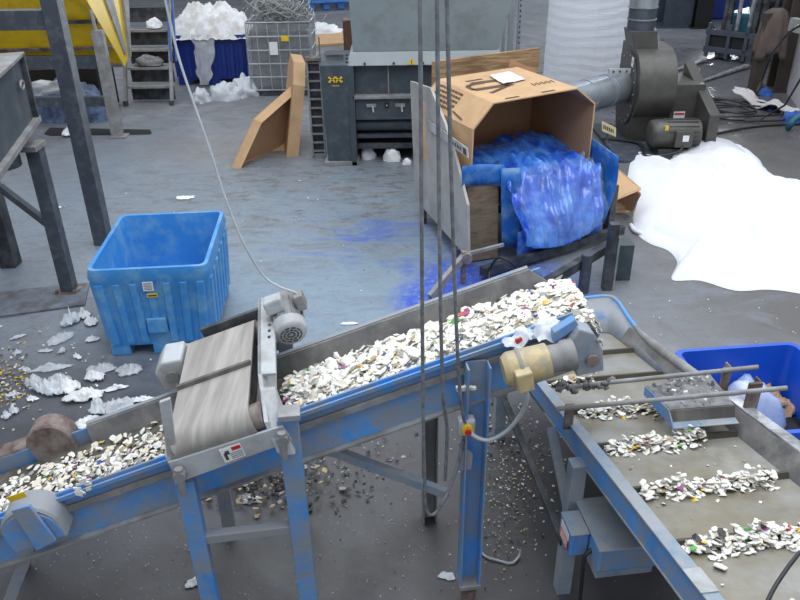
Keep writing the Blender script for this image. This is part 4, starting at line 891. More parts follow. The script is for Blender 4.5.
# printing on the top and slanted panels
def topq(u, d): return W(u, d, 1.703)
def stroke(u0, d0, u1, d1, w=.03, par=None): return MB().bar(topq(u0, d0), topq(u1, d1), w, .003).build('print_stroke', M_ink, par or gy)
def pstroke(x0, y0, x1, y1, w): MB().bar(G(x0, y0, 1.703), G(x1, y1, 1.703), w, .003).build('print_stroke', M_ink, gy)
for x0, y0, x1, y1, w in ((467.5, 87, 473, 83.3, .05), (473, 83.3, 496, 80.5, .09), (467.5, 87, 474, 90, .05), (474, 90, 504, 85.4, .09), (491, 93, 509, 85.2, .05), (504, 85.4, 512, 84, .09), (466, 81.5, 482, 78.8, .04)): pstroke(x0, y0, x1, y1, w)
for i in range(9): stroke(.78+i*.035, .34+.02*(i % 2), .80+i*.035, .42+.02*((i+1) % 2), .012)
for i in range(8): stroke(.12+i*.03, .72, .135+i*.03, .78, .014)
for u in (.20, .68): MB().bar(topq(u, .06), topq(u+.17, .06), .028, .004).build('hand_slot', M_ink, gy)
sq = [W(-.252, 0, 1.472), W(-.002, 0, 1.702), W(-.002, DEP, 1.702), W(-.252, DEP, 1.472)]
nS = (E2.cross(sq[1]-sq[0])).normalized(); nS = nS if nS.z > 0 else -nS
for r_ in range(5):
    u0 = .2+.15*r_; v = .45
    while v < .9:
        l = R.uniform(.02, .05); patch(sq, u0, u0+.07, v, min(.92, v+l), nS, .003).build('print_stroke', M_ink, gy); v += l+.015
for i in range(6): patch(sq, .1+.02*i, .16+.02*i, .22+i*.035, .24+i*.035, nS, .003).build('print_stroke', M_ink, gy)
# paper sheet on top
m = MB(); ps = [G(489, 76, 1.71), G(503, 85, 1.71), G(526, 79.5, 1.71), G(510, 72, 1.71)]; m.grid(lambda u, v: on_quad(ps, u, v)+V3((0, 0, .006+.02*abs(nz((u*2, v*2, 0), 1, 4)))), 6, 6); m.thing('paper_sheet', M_label, 'white paper sheet lying on top of the cardboard box', 'paper', solid=.002)
# flap and boards behind
m = MB(); m.prism([W(1.0, DEP+.02, 1.2), W(1.42, DEP+.02, 1.2), W(1.55, DEP+.02, 1.35), W(1.45, DEP+.02, 1.62), W(1.05, DEP+.02, 1.80)], E2*.012); m.build('bottom_flap', M_cardin, gy)
m = MB(); p0, p1 = Yp(432, 62, 9.75), Yp(540, 48, 9.95); m.hexa([V3((p0.x, p0.y, 0)), V3((p1.x, p1.y, 0)), V3((p1.x, p1.y+.06, 0)), V3((p0.x, p0.y+.06, 0))], [p0, p1, p1+V3((0, .06, 0)), p0+V3((0, .06, 0))]); m.thing('plywood_panel', M_lumber, 'weathered wooden panel standing behind the cardboard box', 'panel')
# tipper
tp = thing('box_tipper', 'steel box tipper frame carrying the cardboard box with blue plastic side sheets', 'tipper', W(.55, .3, 0))
ZP = .22; F1, F2 = G(415, 199, ZP), G(468, 259, ZP); fr_ = (F2-F1); nrm = V3((fr_.y, -fr_.x, 0)).normalized()
m = MB(); m.prism([Pl(x, y, F1, nrm) for x, y in ((415, 199), (468, 259), (467, 205), (456, 160), (444, 122), (430, 88), (410, 81))], -nrm*.03 if nrm.x < 0 else nrm*-.03)
gp = m.build('side_plate', mat('scuffed_bare_steel', (180, 178, 174), .5, .0, .12, 3, (150, 149, 147), .5, 3), tp, .003)
sa = [Pl(x, y, F1-nrm*.0, nrm)+nrm*.012*(1 if nrm.dot(CC-F1) > 0 else -1) for x, y in ((430, 120), (469, 148), (470, 158), (431, 130))]
m = MB(); m.prism(sa, nrm*.008); ang = m.build('angle_strip', M_palesteel, tp)
for k in range(5): patch(sa, .58+.06*k, .61+.06*k, .35, .7, nrm*(1 if nrm.dot(CC-F1) > 0 else -1), .012).build('print_mark', M_ink, ang)
patch(sa, .90, .97, .2, .85, nrm*(1 if nrm.dot(CC-F1) > 0 else -1), .012).build('print_mark', M_ink, ang)
for p in (F1.lerp(F2, .15), F1.lerp(F2, .85)): MB().box((p.x+.02, p.y+.02, .11), (.08, .08, .22)).build('plate_foot', M_dark, tp, .004)
# front panels beneath the opening
m = MB(); q = [W(-.28, -.02, .02), W(.10, -.10, .02), W(.06, -.10, .86), W(-.30, -.02, .98)]; m.prism(q, E2*.03); m.build('plywood_front', M_wood, tp, .004)
def strip(fn, nu, nv, mt, name, par, th=.012, label=None):
    m = MB(); m.grid(fn, nu, nv); return m.build(name, mt, par, 0, th, label)
strip(lambda u, v: W(-.40+.48*u, -.08+.06*math.sin(u*3)-.08*u, 1.14-.05*u-.22*v), 8, 3, M_chute, 'blue_side_sheet', tp)
strip(lambda u, v: W(.04+.20*u+.06*v, -.15-.10*u-.02*v, 1.06-.90*v), 6, 6, M_chute, 'blue_side_sheet', tp)
strip(lambda u, v: W(1.44+.05*math.sin(v*4)-.06*v, .16-.62*u, 1.12-.10*u-.75*v+.0*u), 8, 8, M_chute, 'blue_side_sheet', tp)
strip(lambda u, v: W(.18+1.22*u, -.36-.02*math.sin(u*3.1), .40-.34*v), 8, 4, mat('cobalt_liner', (36, 92, 196), .4, 0, .2, 12, (96, 140, 216), .3, 14), 'front_liner', tp)
MB().bar(W(-.32, -.42, .10), W(1.7, -.42, .10), .08, .1).build('base_beam', M_dark, tp, .004)
MB().bar(G(540, 287, .30), G(612, 244, .30), .08, .10).build('base_beam', M_dark, tp, .004)
for u, d in ((.1, DEP), (1.4, DEP), (1.62, -.25)): MB().box(W(u, d, .3), (.1, .1, .6), (E1, E2, ZU)).build('leg', M_dark, tp, .004)
g = G(606, 289); MB().box((g.x, g.y, .36), (.09, .09, .72)).build('leg', M_dark, tp, .004); MB().box((g.x+.06, g.y-.03, .28), (.02, .02, .6)).build('edge_strip', M_greydust, tp)
g = G(583, 292); MB().cyl((g.x, g.y, 0), (g.x, g.y, .42), .055, 16).build('round_leg', M_grey3, tp)
MB().box(W(.66, .6, .53), (1.4, 1.25, .06), (E1, E2, ZU)).build('deck', M_dark, tp, .004)
g = G(620, 282); MB().box((g.x+.02, g.y+.16, .20), (.18, .26, .40)).build('counterweight_box', M_grey1, tp, .006)
# clamp at the foot of the side plate
g = G(463, 283); MB().cyl((g.x, g.y, 0), (g.x, g.y, .36), .03, 12).build('prop', M_rust, tp); MB().cyl((g.x+.03, g.y-.06, .30), (g.x+.03, g.y+.06, .30), .055, 14).build('prop_wheel', M_rust, tp)
MB().bar((g.x+.03, g.y, .33), (g.x+.42, g.y+.15, .36), .03, .035).build('crank', M_greydust, tp, .003)
g2 = G(430, 300); MB().bar((g2.x, g2.y, .03), (g.x, g.y, .30), .05, .08).build('stay', M_greydust, tp, .003)
MB().tube(smoothpath([G(489, 288, .02), G(490, 270, .12), G(498, 258, .3), G(510, 262, .28), G(522, 276, .1)]), .014, 8).thing('black_hose', M_cabledk, 'black hose arching out of the blue powder below the tipper', 'hose')
# blue film spilling out
def filmf(u, v):
    nar = .10*max(0, (v-.5)*2)**2
    x = .10-.26*max(0, 1-v/.5)+nar+(1.30+.26*max(0, 1-v/.5)-2*nar)*u; e = math.sin(math.pi*min(1, max(0, u)))**.5
    if v < .45: k = v/.45; d = .80-.90*k; z = 1.02-.12*k*k
    else: k = (v-.45)/.55; d = -.10-.34*math.sin(k*1.45); z = .90-(.56+.20*e)*k**1.3
    q = V3((u*5, v*4, 0)); w_ = u*8+1.6*v+2.0*nz(q, .45, 3)
    rid = (1-abs(2*(w_-math.floor(w_))-1))
    fold = .05*rid**2*(1 if v > .3 else .5)+.05*abs(nz((u*7+2*nz(q, .5, 3), v*3.2, 0), 1, 2))+.025*nz((u*14+3*nz(q, .4, 1), v*6, 0), 1, 5)+.05*nz((u*3, v*3, 0), 1, 6)
    z *= (.90+.10*e)
    return W(x, d-fold*(1.2 if v > .4 else .3), z+fold*(1.5 if v < .6 else .6))
m = MB(); m.grid(filmf, 70, 56, True); m.thing('blue_film_pile', M_bluefilm, 'pile of glossy blue plastic film spilling out of the cardboard box', 'film pile')
def filmg(u, v):
    p = filmf(.06+.9*u, .42+.58*v); return p + (-E2*.03+V3((0, 0, .03)))*(1+1.6*abs(nz((u*9, v*5, 2), 1, 8))+.8*nz((u*16, v*14, 2), 1, 3))
m = MB(); m.grid(filmg, 50, 34, True); m.thing('clear_film_sheet', mat('clear_blue_tint_film', (206, 226, 248), .10, 0, .05, 8, alpha=.13, bump=.8, bscale=8), 'clear film sheet draped over the blue film pile', 'film')

# ================================================================== white sheet on the floor
OUT = [(627, 180), (631, 160), (637, 153), (648, 164), (662, 166), (672, 156), (684, 148), (705, 144), (728, 144), (745, 150), (758, 160), (770, 177), (800, 185), (850, 200), (880, 250), (850, 305), (800, 294), (768, 290), (735, 291), (700, 281), (672, 280), (677, 263), (668, 251), (650, 244), (637, 234), (633, 218), (637, 200)]
og = smoothpath([G(x, y) for x, y in OUT]+[G(*OUT[0])], 5)[:-1]; cg = G(745, 215)
m = MB(); NR = 26; rings = []
for j in range(NR+1):
    r_ = 1-j/NR; row = []
    for i, p in enumerate(og):
        q = cg.lerp(p, r_); th = i/len(og)*6.283
        z = .02+.20*(1-r_**2.2)*(.7+.6*nz(q, .9, 2)) + .26*(1-abs(nz((q.x*1.1+q.y*1.0, q.y*.5-q.x*.5, 0), 1.3, 4))*1.8)**2*.5*(1-r_**5)+.07*abs(nz(q, 3.0, 6))*(1-r_**8)
        if r_ > .93: z = .012+.10*(1-r_)/.07*.6+.03*abs(nz(q, 3, 1))
        if j == 0: z = .004
        row.append(V3((q.x, q.y, z)))
    rings.append(row)
m.loft(rings, True, mi=0); m.thing('white_sheet', M_white, 'large rumpled white woven sheet spread over the floor at right', 'sheet')
m = MB(); og2 = [G(x, y) for x, y in ((668, 158), (684, 147), (712, 141), (738, 146), (752, 160), (720, 168), (690, 172))]; c2 = sum(og2, V3((0, 0, 0)))/len(og2)
m.loft([[V3((c2.lerp(p, r_).x, c2.lerp(p, r_).y, .003+.22*(1-r_*r_)+.06*nz(p*r_, 3, 4)*(1-r_))) for p in smoothpath(og2+[og2[0]], 5)[:-1]] for r_ in (1, .97, .85, .7, .5, .3, .1, .01)], True)
m.thing('folded_sheet_end', mat('grey_white_fabric', (206, 206, 214), .8, 0, .05, 5), 'greyer folded fabric bundle at the far end of the white sheet', 'sheet')
MB().tube(smoothpath([G(631, 225, .01), G(634, 230, .03), G(640, 233, .03), G(646, 236, .01)]), .025, 8).thing('white_strap', M_white, 'short white strap sticking out of the left side of the sheet', 'strap')
# cardboard scraps between box and sheet
cs = thing('torn_cardboard', 'torn brown cardboard piece wedged between the tipper and the white sheet', 'cardboard', G(622, 215))
def cardpiece(pix, z0, mt, dz):
    m = MB(); q = [G(x, y, z) for (x, y), z in zip(pix, z0)]; m.prism(q, V3(dz)); return m.build('folded_panel', mt, cs)
cardpiece([(612, 205), (632, 212), (641, 195), (625, 183)], [.05, .05, .35, .40], M_cardin, (.0, .02, .02)); cardpiece([(608, 168), (620, 172), (641, 190), (617, 200)], [.5, .5, .38, .35], M_card, (0, .02, .02)); cardpiece([(610, 213), (634, 212), (634, 206), (612, 204)], [.02, .02, .1, .1], M_card, (0, .02, .02))

# ================================================================== dust collector: bag and blower
m = MB()
def bagf(u, v):
    a = u*2*math.pi; z = .25+v*3.6; r = .68*(1.06-.06*v)*(1+.03*nz((math.cos(a)*2, math.sin(a)*2, z*.6), 1, 2))+.025*abs(nz((math.cos(a)*6, math.sin(a)*6, z*.4), 1, 5))+.003*math.sin(z*40+4*nz((a, z, 0), 1))
    return V3((3.44+r*math.cos(a), 14.3+r*math.sin(a), z))
db = thing('filter_bag', 'tall white fabric dust collector bag behind the blower pipe', 'filter bag', (3.36, 14.3, 0))
m.grid(bagf, 96, 90); m.build('fabric_bag', mat('white_filter_fabric', (222, 226, 236), .85, 0, .03, 4, bump=.3, bscale=12, stretch=(.4, .4, 3)), db); MB().cyl((3.44, 14.3, 0), (3.44, 14.3, .27), .70, 40).build('base_drum', M_galv, db)
bw = thing('centrifugal_blower', 'olive grey centrifugal blower with galvanised inlet pipe and belt guard', 'blower', (4.1, 11.9, 0))
BX0, BX1, BY, BZ = 3.62, 4.18, 12.05, .80
prof = [(BY-.36, .06)]+[(BY-.05-.56*math.cos(math.radians(t)), .86+.56*math.sin(math.radians(t))) for t in range(-50, 91, 7)]+[ (BY+.55, 1.42), (BY+.60, .8), (BY+.55, .4), (BY+.40, .06)]
m = MB(); m.prism([V3((BX0, y, z)) for y, z in prof], V3((BX1-BX0, 0, 0))); m.sm = [True]*len(m.sm); hs = m.build('scroll_housing', M_blower, bw); hs.modifiers.new('es', 'EDGE_SPLIT')
pc = [V3((BX0-.025, BY+.04+.50*math.cos(t*.2618), BZ-.02+.56*math.sin(t*.2618))) for t in range(24)]
m = MB(); m.prism(pc, V3((.025, 0, 0))); ip = m.build('inlet_plate', M_blower, hs, .004)
for t in range(18):
    c = V3((BX0-.03, BY+.04+.46*math.cos(t*.349), BZ-.02+.52*math.sin(t*.349))); MB().cyl(c, c-V3((.012, 0, 0)), .014, 6).build('bolt', M_galv, ip)
MB().box((BX0-.03, BY-.18, 1.22), (.004, .10, .14)).build('sticker', M_label, hs)
m = MB(); m.hexa([V3((BX0+.0, BY-.15, 1.40)), V3((BX0+.34, BY-.15, 1.40)), V3((BX0+.34, BY+.40, 1.40)), V3((BX0+.0, BY+.40, 1.40))], [V3((BX0-.10, BY-.14, 1.66)), V3((BX0+.30, BY-.14, 1.66)), V3((BX0+.30, BY+.28, 1.66)), V3((BX0-.10, BY+.28, 1.66))]); m.build('outlet_transition', M_blower, bw, .006)
DX, DY = BX0+.10, BY+.07
m = MB(); m.cyl((DX, DY, 1.64), (DX, DY, 3.6), .205, 28); dk = m.build('riser_duct', M_fork, bw)
m = MB(); m.cyl((DX, DY, 1.98), (DX, DY, 2.20), .212, 28); m.build('duct_band', M_galv, dk)
for z in (1.8, 1.97, 2.21): MB().cyl((DX, DY, z), (DX, DY, z+.02), .218, 28).build('duct_seam', M_greydust, dk)
p0 = V3((BX0-.02, BY+.03, BZ+.02)); p1 = Yp(560, 104, 11.15); dr = (p1-p0).normalized()
m = MB(); m.tube([p0, p0+dr*.45, p1], [.25, .245, .25], 32); ipd = m.build('inlet_pipe', M_galv, bw)
for k in (.06, .45, .50, .95): MB().tube([p0+dr*k, p0+dr*(k+.025)], [.256, .256], 32).build('pipe_seam', M_galv, ipd)
c = p0+dr*.22+V3((0, -.02, .26)); MB().box(c, (.34, .05, .08)).build('pipe_bracket', M_palesteel, ipd, .004)
for k in (-.1, 0, .1): MB().cyl(c+V3((k, -.026, 0)), c+V3((k, -.034, 0)), .016, 8).build('bracket_hole', M_dark, ipd)
# pedestal, guard and motor
g = G(672, 128); MB().hexa([V3((BX1, BY-.45, .05)), V3((BX1+.40, BY-.45, .05)), V3((BX1+.38, BY+.35, .05)), V3((BX1, BY+.35, .05))], [V3((BX1, BY-.45, .93)), V3((BX1+.50, BY-.45, .93)), V3((BX1+.38, BY+.35, .93)), V3((BX1, BY+.35, .93))]).build('bearing_pedestal', M_blower, bw, .006)
MB().box((BX1+.15, BY-.455, .45), (.17, .006, .15)).build('warning_label', M_label, bw); MB().box((BX1+.15, BY-.46, .49), (.15, .004, .03)).build('warning_stripe', M_red, bw)
MB().hexa([V3((BX1+.38, BY-1.05, .05)), V3((BX1+.54, BY-1.05, .05)), V3((BX1+.54, BY+.3, .05)), V3((BX1+.38, BY+.3, .05))], [V3((BX1+.38, BY-1.05, .62)), V3((BX1+.54, BY-1.05, .62)), V3((BX1+.54, BY+.3, 1.12)), V3((BX1+.38, BY+.3, 1.12))]).build('belt_guard', M_blower, bw, .008)
mz = .33; my = BY-.95; BX1 = BX1-.22
mo_ = MB().tube([(BX1-.22, my, mz), (BX1-.20, my, mz), (BX1-.12, my, mz), (BX1+.5, my, mz)], [.12, .20, .215, .205], 28).build('motor', M_blower, bw)
for k in range(16):
    a = 2*math.pi*k/16; d = V3((0, math.cos(a), math.sin(a))); MB().bar(V3((BX1, my, mz))+d*.205, V3((BX1+.46, my, mz))+d*.205, .014, .035, up=d).build('cooling_fin', M_blower, mo_)
MB().box((BX1+.22, my-.22, mz-.02), (.26, .10, .24)).build('terminal_box', M_blower, mo_, .012); MB().box((BX1+.24, my-.272, mz), (.09, .004, .09)).build('paper_label', M_label, mo_)
MB().box((BX1-.03, my-.16, mz+.13), (.05, .06, .06)).build('yellow_tag', M_warn, mo_)
MB().box((BX1+.2, my, .08), (.6, .35, .12)).build('motor_mount', M_blower, bw, .006)
m = MB(); q = [G(x, y) for x, y in ((606, 150), (625, 134), (700, 140), (664, 172))]; q = [V3((3.25, 10.75, 0)), V3((5.05, 10.75, 0)), V3((5.05, 12.7, 0)), V3((3.25, 12.7, 0))]
m.prism(q, V3((0, 0, .05))); m.build('base_platform', M_grey3, bw, .006)
MB().tube(smoothpath([G(602, 139, .06), G(620, 140, .07), G(640, 144, .08), (BX1-.3, my-.3, .08), (BX1+.15, my-.3, .14), (BX1+.2, my-.24, .25)]), .022, 8).thing('motor_lead', M_cabledk, 'black motor lead lying on the blower base platform', 'cable')
sgn = thing('label_board', 'small tan printed board tilted beside the cardboard box and blower', 'board', G(608, 138)); qd = [Yp(602, 121, 10.6), Yp(616, 128, 10.6), Yp(616, 137, 10.6), Yp(602, 131, 10.6)]
MB().prism(qd, V3((0, .02, 0))).build('board', mat('tan_board', (200, 186, 150), .7), sgn)
for i in range(6): patch(qd, .1+.13*i, .18+.13*i, .3, .7, V3((0, -1, 0)), .003).build('print_mark', M_ink, sgn)
MB().bar(V3((qd[0].x+.1, 10.62, 0)), (qd[0]+qd[2])/2+V3((0, .03, 0)), .02, .02, up=(0, 1, 0)).build('stake', M_dark, sgn)

# ================================================================== forklift and columns at upper right
ft = thing('forklift', 'dark grey forklift with lowered forks parked at the back right', 'forklift', (8.0, 18.2, 0))
T1a, T2a, B1, B2 = G(668, 74), G(698, 84), G(717, 58), G(747, 68)
fd_ = (B1-T1a).normalized(); sd_ = V3((fd_.y, -fd_.x, 0)); FAX = (fd_, sd_, ZU)
for ta, ba in ((T1a, B1), (T2a, B2)):
    m = MB(); m.hexa([ta+sd_*.03+V3((0, 0, .03)), ba+sd_*.07+V3((0, 0, .03)), ba-sd_*.07+V3((0, 0, .03)), ta-sd_*.03+V3((0, 0, .03))], [ta+sd_*.03+V3((0, 0, .045)), ba+sd_*.07+V3((0, 0, .085)), ba-sd_*.07+V3((0, 0, .085)), ta-sd_*.03+V3((0, 0, .045))]); fk = m.build('fork', M_shiny, ft)
    MB().box(ba+V3((0, 0, .32)), (.06, .13, .62), FAX).build('fork_shank', M_dark, fk, .005)
mid_ = (B1+B2)/2
for z in (.22, .60): MB().box(mid_+fd_*.09+V3((0, 0, z)), (.07, 1.5, .12), FAX).build('carriage_bar', M_fork, ft, .006)
for s in (-.68, -.2, .2, .68): MB().box(mid_+fd_*.08+sd_*s+V3((0, 0, .42)), (.05, .08, .75), FAX).build('carriage_upright', M_fork, ft, .006)
for s in (-.42, -.30, .30, .42): MB().box(mid_+fd_*(.24 if abs(s) > .35 else .18)+sd_*s+V3((0, 0, 1.2)), (.12, .09, 2.3), FAX).build('mast_rail', M_dark, ft, .006)
for s in (-.14, .14): MB().cyl(mid_+fd_*.26+sd_*s+V3((0, 0, .2)), mid_+fd_*.26+sd_*s+V3((0, 0, 2.2)), .05, 12).build('lift_cylinder', M_shiny, ft)
MB().box(mid_+fd_*.13+V3((0, 0, .42)), (.03, 1.3, .5), FAX).build('carriage_plate', M_black, ft)
MB().box(mid_+fd_*.26+V3((0, 0, 2.3)), (.1, 1.0, .12), FAX).build('mast_crosshead', M_dark, ft)
MB().box(mid_+fd_*1.3+V3((0, 0, .62)), (1.7, 1.1, .75), FAX).build('chassis', M_teal, ft, .06)
MB().box(mid_+fd_*1.9+V3((0, 0, 1.15)), (.7, 1.0, .4), FAX).build('counterweight', M_fork, ft, .08); MB().box(mid_+fd_*1.3+V3((0, 0, 1.15)), (.5, .5, .15), FAX).build('seat', M_black, ft, .04)
for a, s in ((.7, -.5), (.7, .5), (2.0, -.48), (2.0, .48)):
    c = mid_+fd_*a+sd_*s; MB().cyl(c+sd_*-.11+V3((0, 0, .30)), c+sd_*.11+V3((0, 0, .30)), .30, 24).build('wheel', M_black, ft)
for a, s in ((.6, -.5), (.6, .5), (1.9, -.5), (1.9, .5)): MB().bar(mid_+fd_*a+sd_*s+V3((0, 0, .9)), mid_+fd_*(a*.8+.2)+sd_*s+V3((0, 0, 2.1)), .06, .06).build('guard_post', M_dark, ft)
MB().box(mid_+fd_*1.2+V3((0, 0, 2.12)), (1.4, 1.1, .06), FAX).build('overhead_guard', M_dark, ft, .01)
MB().box(mid_+fd_*.45+sd_*.2+V3((0, 0, 1.35)), (.04, .3, .2), FAX).build('work_light', M_palesteel, ft, .01)
def column(x, y, w, h, mt, label):
    r_ = thing('steel_column', label, 'column', (x, y, 0)); MB().box((x, y, h/2), (w*.25, w, h)).build('web', mt, r_, .004)
    for s in (-1, 1): MB().box((x, y+s*w/2, h/2), (w, .05, h)).build('flange', mt, r_, .004)
    MB().box((x, y, .02), (w*1.5, w*1.5, .04)).build('base_plate', mt, r_)
g = G(672, 25); column(g.x, g.y, .8, 5, M_fork, 'blue grey steel column at the top edge right of the riser duct')
g = G(699, 27); column(g.x, g.y, .45, 5, M_black, 'dark narrow column between the blue grey column and the forklift')
g = G(652, 24); column(g.x-.1, g.y+.8, .5, 5, M_black, 'black column just right of the riser duct')
g = G(718, 20); cb2 = thing('far_blue_tote', 'dark blue tote in the shade behind the forklift', 'tote', (g.x, g.y, 0)); MB().box((g.x+.3, g.y+.6, .7), (1.6, 1.1, 1.4)).build('tote_body', M_binnavy, cb2, .06); MB().box((g.x+.3, g.y+.6, 1.42), (1.7, 1.2, .08)).build('tote_rim', M_binnavy, cb2, .02)
g = G(742, 2); 
# bollard with draped cloth
g = G(750, 94); bo = thing('steel_bollard', 'dark brown square bollard post standing by the coiled cable', 'post', (g.x, g.y, 0)); MB().box((g.x+.06, g.y, .75), (.2, .2, 1.48)).build('post_tube', M_brown, bo, .01); MB().box((g.x, g.y, .015), (.34, .34, .03)).build('foot_plate', M_brown, bo)
m = MB(); rings = []
for j, (z, r_) in enumerate(((1.56, .02), (1.55, .10), (1.50, .17), (1.36, .22), (1.15, .25), (.95, .27), (.80, .28), (.72, .27))):
    rings.append([V3((g.x+.20+(r_+.05*math.sin(9*a+z)*(j/7))*math.cos(a), g.y+(r_+.05*math.sin(7*a)*(j/7))*math.sin(a)*.8, z+.08*math.sin(3*a)*(j/7))) for a in [2*math.pi*i/40 for i in range(40)]])
m.loft(rings, True, True); m.thing('draped_cloth', M_cloth, 'brown grey cloth draped over the top of the bollard post', 'cloth', solid=.01)
g = G(783, 92); column(g.x, g.y+.2, .35, 5, M_brown, 'brown steel column behind the draped bollard at the right edge')
g = G(792, 97); w2 = MB(); pa, pb = G(783, 88), G(830, 150); w2.hexa([pa, pb, pb+V3((.3, .3, 0)), pa+V3((.3, .3, 0))], [p+V3((0, 0, 4)) for p in (pa, pb, pb+V3((.3, .3, 0)), pa+V3((.3, .3, 0)))]); w2.thing('white_partition', mat('white_partition_paint', (190, 190, 194), .7, 0, .04, 2), 'white partition panel at the right edge of the hall', 'panel')
MB().bar(Yp(792, 24, 12.9), Yp(815, 30, 12.4), .12, .2).thing('partition_bracket', M_greydust, 'grey steel bracket fixed to the white partition', 'bracket')
m = MB(); crumple_grid(m, G(776, 107)+V3((-.25, 0, .09)), (V3((.35, -.93, 0)), V3((.93, .35, 0)), ZU), 1.3, .4, .16, 5, 14, 2.5); m.thing('white_sack', mat('dirty_white_sack', (196, 194, 194), .8, 0, .08, 4), 'dirty white sack lying on the floor by the partition', 'sack', solid=.02)
for x, y, s, lb in ((764, 95, .13, 'blue wad at the upper end of the white sack'), (773, 110, .11, 'blue wad at the left edge of the white sack'), (792, 121, .15, 'blue wad at the lower end of the white sack')):
    m = MB(); lump(m, G(x, y), s, s*.9, s*1.0, int(x), .4); m.thing('blue_wad', mat('blue_rag', (50, 92, 170), .7), lb, 'rag')
# coiled cable on the floor
pts = []; cg_ = G(731, 113)
for i in range(120):
    a = i*.3; k_ = i*.3/6.283; rx_ = .50+.16*math.sin(k_*2.1); ry_ = .50+.18*math.sin(k_*1.3+1)
    pts.append(V3((cg_.x+math.cos(a)*rx_+.18*math.sin(k_*1.9), cg_.y+math.sin(a)*ry_+.2*math.cos(k_*2.7)+.04*math.sin(3*a), .02+.02*abs(math.sin(i*.5))+.0006*i)))
pts += [G(760, 120, .02), G(785, 105, .4), G(800, 80, 1.0), G(812, 55, 1.4)]
MB().tube(pts, .016, 6).thing('coiled_cable', M_cabledk, 'coil of black cable on the floor right of the blower', 'cable')
MB().tube(smoothpath([G(715, 134, .02), G(745, 128, .02), G(775, 125, .02), G(800, 124, .02)]), .018, 6).thing('loose_cable', M_cabledk, 'single black cable running across the floor to the right edge', 'cable')
MB().tube(smoothpath([G(756, 95, .02), G(762, 80, .6), G(772, 55, 1.1), G(790, 32, 1.7), G(812, 20, 2.0)]), .02, 6).thing('hanging_lead', M_cabledk, 'thin dark lead rising from the bollard foot to the partition', 'cable')
MB().tube(smoothpath([G(788, 128, .03), G(791, 124, .12), G(797, 118, .22), G(812, 114, .3)]), .05, 8).thing('teal_frame', M_teal, 'bent teal tube frame cut off by the right edge', 'frame')
crumple(704, 100, .3, .2, 0, .08, M_clear, 'clear film wisp on the floor between blower and coil', 'plastic scrap', 'plastic_scrap', 91)

# contents of the royal blue bin
q = G(752, 398, .5); m = MB(); lump(m, V3((q.x, q.y, .13)), .24, .23, .52, 8, .18, 2, 26, 14); m.thing('blue_white_bag', mat('pale_blue_bag', (148, 174, 216), .35, 0, .12, 5, (204, 214, 230), .5, 4), 'pale blue knotted plastic bag inside the royal blue bin', 'bag')
q = G(795, 432, .35); m = MB(); lump(m, V3((q.x+.02, q.y, .13)), .26, .26, .26, 18, .2, 2, 22, 12); m.thing('black_bag', M_black, 'black rubbish bag at the right end of the royal blue bin', 'bag')
for i, (x, y, w, l, rt, lb) in enumerate(((764, 398, .20, .14, 20, 'curled brown cardboard scrap behind the pale blue bag'), (784, 408, .22, .14, 60, 'bent tan cardboard scrap against the right wall of the royal blue bin'), (776, 410, .12, .06, 10, 'small dark leaf shaped scrap between the two cardboard scraps in the royal blue bin'))):
    m = MB(); c = G(x, y, .42); a = math.radians(rt); crumple_grid(m, c, (V3((math.cos(a), math.sin(a), .4)).normalized(), V3((-math.sin(a), math.cos(a), .3)).normalized(), ZU), w, l, .07, 30+i); m.thing('cardboard_scrap', M_card if i < 2 else M_rust, lb, 'cardboard', solid=.006)
#==BODY3==
# ================================================================== shredded flakes
FCOL = [FL[k] for k in ('white', 'cream', 'grey', 'tan', 'purple', 'blue', 'yellow', 'green', 'red', 'dark')]
def pickcol(grey=.16):
    r = R.random()
    if r < .70-grey*.6: return 0
    if r < .88-grey*.4: return 1
    if r < .935: return 2
    if r < .96: return 3
    return R.choice([4, 4, 5, 5, 6, 6, 8, 9, 7])
def flake(mb, c, s, nrm, mi):
    Z = (nrm+V3((R.uniform(-.55, .55), R.uniform(-.55, .55), R.uniform(-.2, .2)))).normalized(); X = Z.orthogonal().normalized(); X = (Matrix.Rotation(R.uniform(0, 6.28), 3, Z) @ X); Y_ = Z.cross(X)
    n = R.choice([5, 6, 7]); asp = R.uniform(.5, 1); bend = R.uniform(-.35, .35)
    ring = []
    for i in range(n):
        a = 6.283*(i+R.uniform(-.3, .3))/n; r = s*R.uniform(.55, 1.0); x, y = math.cos(a)*r, math.sin(a)*r*asp
        ring.append(c + X*x + Y_*y + Z*(bend*x*x/s+R.uniform(-.06, .06)*s))
    low = [p-Z*s*.12 for p in ring]; cen_ = c+Z*s*R.uniform(0, .22)
    o = len(mb.v); mb.add(ring+low+[cen_], [[i, (i+1) % n, 2*n] for i in range(n)]+[[n+i, n+(i+1) % n, (i+1) % n, i] for i in range(n)], False, mi)
def lone(c, s, nrm, mi, label, group):
    m = MB(); flake(m, c, s, nrm, 0); o = m.thing('plastic_flake', FCOL[mi], label, 'flake', group); return o
CN = ['white', 'cream', 'grey', 'tan', 'purple', 'blue', 'yellow', 'green', 'red', 'dark']
def sband(s): return ['just past the magnet on the inclined belt', 'low on the upper half of the inclined belt', 'left of the hanging cables on the inclined belt', 'behind the hanging cables on the inclined belt', 'above the gear motor on the inclined belt', 'at the discharge end of the inclined belt'][max(0, min(5, int((s+.76)/1.48*6)))]
def lband(s): return ['beside the tail guards on the inclined belt', 'midway up the lower inclined belt', 'just below the magnet on the inclined belt'][max(0, min(2, int((s+2.2)/.98*3)))]
def tband(t): return 'near side' if t < .2 else 'middle' if t < .34 else 'far side'
def bedz(t): return -.10+.012+.05*max(0, 1-((t-.28)/.26)**2)
m = MB()
NB = 60
vs_ = {}
